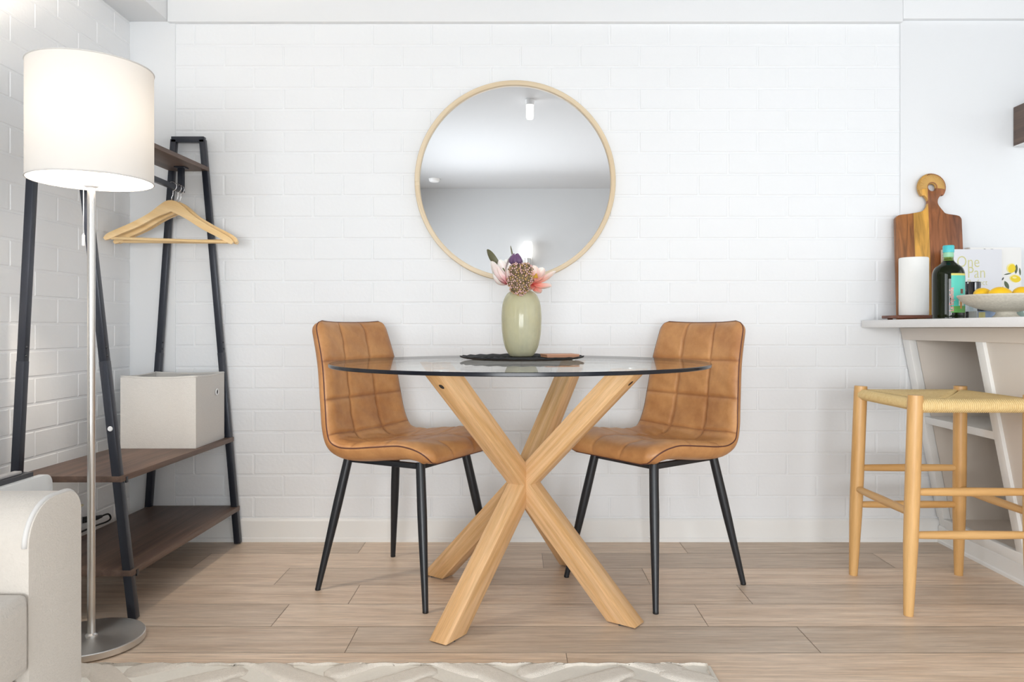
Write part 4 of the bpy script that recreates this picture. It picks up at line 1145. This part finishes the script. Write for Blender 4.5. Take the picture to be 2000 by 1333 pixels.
# olive oil bottle
BY = 2.50; bx = px(1852.5, 560, BY).x; br = (px(1881, 560, BY).x-px(1824, 560, BY).x)/2
m_bot = bpy.data.materials.new('dark_green_glass'); n_, l_, p_ = nm(m_bot)
p_.inputs['Base Color'].default_value = lin((24, 34, 12)); p_.inputs['Roughness'].default_value = .06; p_.inputs['Specular IOR Level'].default_value = .25
nz_ = n_.new('ShaderNodeTexNoise'); nz_.inputs['Scale'].default_value = 6; cr_ = n_.new('ShaderNodeValToRGB'); cr_.color_ramp.elements[0].color = lin((8, 10, 4)); cr_.color_ramp.elements[1].color = lin((24, 34, 8))
l_.new(nz_.outputs[0], cr_.inputs[0]); l_.new(cr_.outputs[0], p_.inputs['Base Color'])
m_neck = pmat('green_glass_neck', (92, 120, 28), .1, coat=.5)
t = thing('olive_oil_bottle', 'dark green olive oil bottle with a turquoise cap and label on the bar top', 'bottle', (bx, BY, CZ1))
zz = lambda y: px(1852, y, BY).z-CZ1
bp_ = catmull([(.001, .002), (br*.9, 0), (br, .006), (br, .05), (br, .12), (br, zz(545)), (br*.97, zz(533)), (br*.82, zz(523)), (br*.50, zz(515)), (br*.34, zz(510)), (br*.295, zz(503))], 70)
mb = MB(); mb.lathe([q for q in bp_], n=56, cap=True); obj('glass_body', mb, m_bot, t, smooth='auto')
mb = MB(); mb.lathe([(br*.345, zz(511)+.001), (br*.31, zz(507)), (br*.30, zz(500))], n=32, cap=False); obj('neck', mb, m_neck, t, smooth=True)
m_teal = pmat('turquoise_label', (84, 196, 178), .45); m_cap = pmat('turquoise_cap', (72, 190, 196), .35)
mb = MB(); mb.lathe([(br*.31, zz(503)), (br*.33, zz(501)), (br*.31, zz(492)), (.001, zz(492))], n=32, cap=False); obj('neck_band', mb, pmat('pale_green_band', (150, 205, 170), .5), t, smooth='auto')
mb = MB(); mb.lathe([(br*.30, zz(494)), (br*.35, zz(493.5)), (br*.36, zz(482)), (br*.33, zz(480)), (.001, zz(480))], n=32, cap=False); obj('cap', mb, m_cap, t, smooth='auto')
# the label is wrapped round the side that faces the camera and the kitchen
vd = math.atan2(-BY, -bx)               # direction from the bottle to the camera
def lab(a0_, a1_, z0, z1, mat, name, par, e=.0006, n=16):
    m = MB(); m.grid(lambda u, w_: ((br+e)*math.cos(vd+R(a0_+(a1_-a0_)*u)), (br+e)*math.sin(vd+R(a0_+(a1_-a0_)*u)), z0+(z1-z0)*w_), n, 1)
    return obj(name, m, mat, par, smooth=True)
LB = lab(9, 74, zz(611.5), zz(536), m_teal, 'label', t)
lab(9, 74, zz(540), zz(536), pmat('label_yellow', (214, 204, 110), .5), 'label_stripe', LB, .0009)
lab(9, 74, zz(611.5), zz(599), pmat('label_green', (96, 160, 76), .5), 'label_field', LB, .0009)
lab(42, 50, zz(604), zz(590), pmat('label_ochre', (206, 140, 70), .5), 'label_ornament', LB, .0011, 6)
lab(36, 62, zz(598), zz(588), pmat('label_cream', (220, 222, 205), .5), 'label_ornament', LB, .0010, 6)
lab(44, 56, zz(575), zz(566), pmat('label_brown', (110, 66, 44), .5), 'label_ornament', LB, .0010, 6)
def text(s, size, mat, name, par, M, off=0, warp=None, sx=1.0, world=False):
    cu = bpy.data.curves.new(name, 'FONT'); cu.body = s; cu.size = size; cu.align_x = 'LEFT'; cu.offset = off; cu.resolution_u = 3
    o = bpy.data.objects.new(name, cu); COL.objects.link(o)
    dg = bpy.context.evaluated_depsgraph_get(); me = bpy.data.meshes.new_from_object(o.evaluated_get(dg))
    bpy.data.objects.remove(o)
    for v in me.vertices: v.co = M(v.co.x*sx, v.co.y)
    me.materials.clear(); me.materials.append(mat)
    q = bpy.data.objects.new(name, me); COL.objects.link(q); q.parent = par
    return q
m_red = pmat('label_red', (206, 52, 52), .5); m_wh = pmat('label_white', (238, 232, 224), .5)
def bt(e):
    # text runs upwards along the bottle
    def M(x, y): a = vd+R(14)+ -y/br*1.0; a = vd+R(16.5)-(y/br); return Vector(((br+e)*math.cos(a), (br+e)*math.sin(a), zz(609)+x))
    return M
text('La Española', .0165, m_wh, 'label_outline', LB, bt(.0012), off=.0006)
text('La Española', .0165, m_red, 'label_text', LB, bt(.0016))

# pepper and salt grinders
m_blk = pmat('gloss_black_plastic', (20, 20, 26), .15, coat=.4); m_pep = pmat('peppercorns', (40, 34, 30), .7, noise=.4, nscale=200)
def grinder(cx, Y, label, fill):
    X = px(cx, 600, Y).x
    t = thing('spice_grinder', label, 'grinder', (X, Y, CZ1), 0, 'black-lidded spice grinders')
    zt = px(cx, 551, Y).z-CZ1; zl = px(cx, 579, Y).z-CZ1
    mb = MB(); mb.lathe([(.014, zl), (.0165, zl+.001), (.0185, zt-.012), (.0185, zt-.002), (.017, zt), (.001, zt)], n=32, cap=False); obj('lid', mb, m_blk, t, smooth='auto')
    mb = MB(); mb.lathe([(.001, 0), (.019, 0), (.020, .002), (.0195, .03), (.017, zl-.004), (.0155, zl)], n=32, cap=False); j = obj('glass_jar', mb, m_jar, t, smooth='auto')
    mb = MB(); mb.lathe([(.001, .003), (.0178, .003), (.0175, .028), (.001, .030)], n=24, cap=False); obj('filling', mb, fill, j, smooth='auto')
    return t
grinder(1889, 2.74, 'black-lidded glass grinder of peppercorns, half hidden behind the olive oil bottle', m_pep)
grinder(1904, 2.65, 'black-lidded glass grinder with pale filling, between the other grinder and the lemon bowl', pmat('salt', (214, 210, 204), .7))
# small tins behind the bowl
X = px(1928, 612, 2.50).x
t = thing('food_tin', 'small blue and cream tin behind the lemon bowl, beside the grinders', 'tin', (X, 2.50, CZ1))
mb = MB(); mb.lathe([(.001, 0), (.027, 0), (.0272, .002), (.0272, .034), (.001, .034)], n=40, cap=False); obj('body', mb, pmat('tin_blue', (150, 168, 196), .4, noise=.25, nscale=30), t, smooth='auto')
mb = MB(); mb.lathe([(.028, .026), (.0285, .028), (.0285, .042), (.027, .044), (.001, .044)], n=40, cap=False); obj('lid', mb, pmat('tin_navy', (28, 40, 64), .3), t, smooth='auto')
mb = MB(); a0_ = math.atan2(-2.62, -X); mb.grid(lambda u, w_: (.0276*math.cos(a0_+R(-62+50*u)), .0276*math.sin(a0_+R(-62+50*u)), .004+.018*w_), 10, 1); obj('label', mb, pmat('tin_cream', (214, 204, 140), .5), t, smooth=True)
X = px(1998, 612, 2.62).x
t = thing('glass_jar', 'grey-green glass jar on the bar top behind the foot of the lemon bowl', 'jar', (X, 2.62, CZ1))
mb = MB(); mb.lathe([(.001, 0), (.026, 0), (.028, .003), (.028, .045), (.024, .052), (.024, .06)], n=40, cap=False); obj('body', mb, pmat('grey_green_glass', (150, 170, 160), .15, coat=.3), t, smooth='auto')
mb = MB(); mb.lathe([(.025, .058), (.0255, .060), (.0255, .07), (.001, .07)], n=40, cap=False); obj('lid', mb, m_steel, t, smooth='auto')

# bowl of lemons
BWY = 2.30; X = px(1965, 600, BWY).x
t = thing('pedestal_bowl', 'speckled grey stone bowl on a short foot, holding lemons', 'bowl', (X, BWY, CZ1))
mb = MB(); mb.lathe(catmull([(.001, .018), (.030, .018), (.036, .020), (.075, .029), (.112, .046), (.1295, .064), (.131, .069), (.1285, .0705), (.118, .062), (.09, .046), (.05, .034), (.001, .031)], 70), n=72, cap=False); obj('dish', mb, m_bowl, t, smooth=True)
mb = MB(); mb.lathe(catmull([(.001, 0), (.036, 0), (.0375, .003), (.030, .010), (.027, .018), (.030, .024), (.001, .024)], 30), n=40, cap=False); obj('foot', mb, m_bowl, t, smooth=True)
def lemon_proto():
    mb = MB(); pr = []
    for k in range(21):
        a = PI*k/20; r = .0245*math.sin(a); z = -.0315*math.cos(a)
        if k > 17: z += .004*(k-17)/3
        if k < 3: z -= .003*(3-k)/3
        pr.append((max(r, .0006), z))
    mb.lathe(pr, n=24); mb.v = [Vector((v.z, v.y, v.x)) for v in mb.v]
    return mb
lem = None
spots = [((1920, 576), 2.30, 25, 'lemon at the grinder end of the stone bowl'), ((1955, 577), 2.245, -15, 'lemon just in front of the book cover, near the front rim of the stone bowl'),
         ((1962, 577), 2.345, 60, 'lemon at the back of the stone bowl, towards the books'), ((1998, 574), 2.27, 10, 'lemon cut off by the edge of the photo in the stone bowl')]
for (x_, y_), Y_, a_, lb_ in spots:
    c = px(x_, y_, Y_); zc_ = CZ1+.0595 if x_ < 1990 else CZ1+.0615; zc_ += .008
    if lem is None: lem = obj('lemon', lemon_proto(), m_lemon, smooth=True); o = lem
    else: o = lem.copy(); COL.objects.link(o)
    o.location = (c.x, Y_, zc_); o.rotation_euler = (R(a_), R(12), R(a_)); tag(o, lb_, 'lemon', 'lemons in the stone bowl')

# cookbooks
m_pages = pmat('page_block', (236, 232, 222), .8, noise=.04, nscale=200, stretch=(1, 1, 1))
m_cov = pmat('pale_grey_cover', (222, 222, 226), .45, noise=.02); m_gold = pmat('pale_gold_ink', (206, 202, 140), .5); m_ink = pmat('grey_ink', (130, 134, 130), .6)
ob0 = px(1846, 500, 2.872).x; ob1 = px(1957, 500, 2.872).x; oh = px(1846, 487, 2.872).z-CZ1
t = thing('cookbook', 'pale grey cookbook with gold lettering leaning beside the wooden paddle board', 'book', (ob0, 2.872, CZ1), 0, 'cookbooks against the wall')
wB = ob1-ob0; tb = .028
mb = MB(); mb.box((0, 0, 0), (wB, .0025, oh)); fc = obj('front_cover', mb, m_cov, t, bevel=.0008)
mb = MB(); mb.box((0, tb-.0025, 0), (wB, tb, oh)); obj('back_cover', mb, m_cov, t, bevel=.0008)
mb = MB(); mb.box((-.001, 0, 0), (.0025, tb, oh)); sp = obj('spine', mb, m_wh, t, bevel=.0008)
mb = MB(); mb.box((.0026, .0026, .003), (wB-.004, tb-.0026, oh-.003)); obj('pages', mb, m_pages, t)
def ct(x0, z0): return lambda x, y: Vector((x0+x, -.0006, z0+y))
def bz(y): return px(1900, y, 2.872).z-CZ1
def bxx(x): return px(x, 500, 2.872).x-ob0
text('One', .062, m_gold, 'title_text', fc, ct(bxx(1868), bz(522)), off=-.0006, sx=.80)
text('Pan', .062, m_gold, 'title_text', fc, ct(bxx(1889), bz(543)), off=-.0006, sx=.80)
text('Perfect', .030, m_gold, 'title_text', fc, ct(bxx(1889), bz(557)), off=-.0003, sx=.9)
text('One Pan Perfect', .016, m_ink, 'spine_text', sp, lambda x, y: Vector((-.0016, .019-y, oh*.93-x)))
lb0 = px(1893, 500, 2.908).x; lb1 = px(1995, 500, 2.908).x; lh = px(1930, 483.5, 2.908).z-CZ1
t = thing('cookbook', 'white cookbook printed with yellow lemons and leaves, behind the grey one', 'book', (lb0, 2.908, CZ1), 0, 'cookbooks against the wall')
wL = lb1-lb0
mb = MB(); mb.box((0, 0, 0), (wL, .0025, lh)); fc = obj('front_cover', mb, pmat('white_cover', (236, 234, 230), .45), t, bevel=.0008)
mb = MB(); mb.box((0, .0245, 0), (wL, .027, lh)); obj('back_cover', mb, m_wh, t, bevel=.0008)
mb = MB(); mb.box((-.001, 0, 0), (.0025, .027, lh)); obj('spine', mb, m_wh, t)
mb = MB(); mb.box((.0026, .0026, .003), (wL-.004, .0244, lh-.003)); obj('pages', mb, m_pages, t)
def lx(x): return px(x, 500, 2.908).x-lb0
def lz(y): return px(1960, y, 2.908).z-CZ1
def print_shape(kind, x, y, L, Wd, ang, mat, e=.0005):
    m = MB(); c, s = math.cos(R(ang)), math.sin(R(ang)); pts = []
    for k in range(28):
        a = 2*PI*k/28
        if kind == 'leaf': u = math.cos(a)*L/2; w_ = math.sin(a)*Wd/2*(1-abs(math.cos(a))**2*.35)
        else: u = math.cos(a)*L/2*(1+.08*abs(math.cos(a))**6); w_ = math.sin(a)*Wd/2
        pts.append((lx(x)+u*c-w_*s, -e, lz(y)+u*s+w_*c))
    m.add(pts, [tuple(range(28))]); return obj('printed_'+('leaf' if kind == 'leaf' else 'lemon'), m, mat, fc)
m_pl = pmat('printed_yellow', (236, 206, 40), .5); m_plr = pmat('printed_pale_rind', (240, 226, 150), .5); m_pg = pmat('printed_green', (88, 100, 74), .5); m_pd = pmat('printed_dark_stem', (84, 84, 84), .5)
print_shape('leaf', 1984.5, 526, .036, .012, 85, m_pg); print_shape('leaf', 1968, 535.5, .030, .005, 12, m_pg); print_shape('leaf', 1992, 531, .030, .007, 95, m_pg)
print_shape('leaf', 1966, 557, .034, .015, 118, m_pg); print_shape('leaf', 1958.5, 545, .014, .006, 60, m_pd); print_shape('leaf', 1958.5, 564, .016, .005, 90, m_pd)
print_shape('leaf', 1924, 487.2, .012, .003, -15, m_pd); print_shape('leaf', 1938, 487.2, .014, .0025, -4, m_pd)
print_shape('lemon', 1974.5, 524, .036, .034, 60, m_plr, .0007); print_shape('lemon', 1976, 525, .032, .029, 70, m_pl, .0009)
print_shape('lemon', 1982.5, 544.5, .042, .031, -10, m_plr, .0007); print_shape('lemon', 1983.5, 545, .037, .026, -10, m_pl, .0009)
print_shape('lemon', 1981, 542.5, .016, .008, -5, m_plr, .0011)

# dark wall cabinet end over the kitchen
X = px(1979.5, 250, YB-.012).x
z0_ = px(1979.5, 287, YB-.012).z; z1_ = px(1979.5, 210, YB-.012).z
t = thing('wall_shelf', 'dark brown wood box shelf fixed high on the plastered wall', 'shelf', (X, YB-.012, z0_))
mb = MB(); mb.box((0, -.34, .003), (.018, 0, z1_-z0_)); obj('end_panel', mb, m_dark, t, bevel=.001, grain=(0, 1, 0))
mb = MB(); mb.box((.018, -.34, z1_-z0_-.018), (.9, 0, z1_-z0_)); mb.box((.018, -.34, .003), (.9, -.322, z1_-z0_-.018)); obj('box', mb, m_dark, t, grain=(1, 0, 0))
mb = MB(); mb.box((.001, -.339, 0), (.9, 0, .003)); obj('underside', mb, m_white, t)
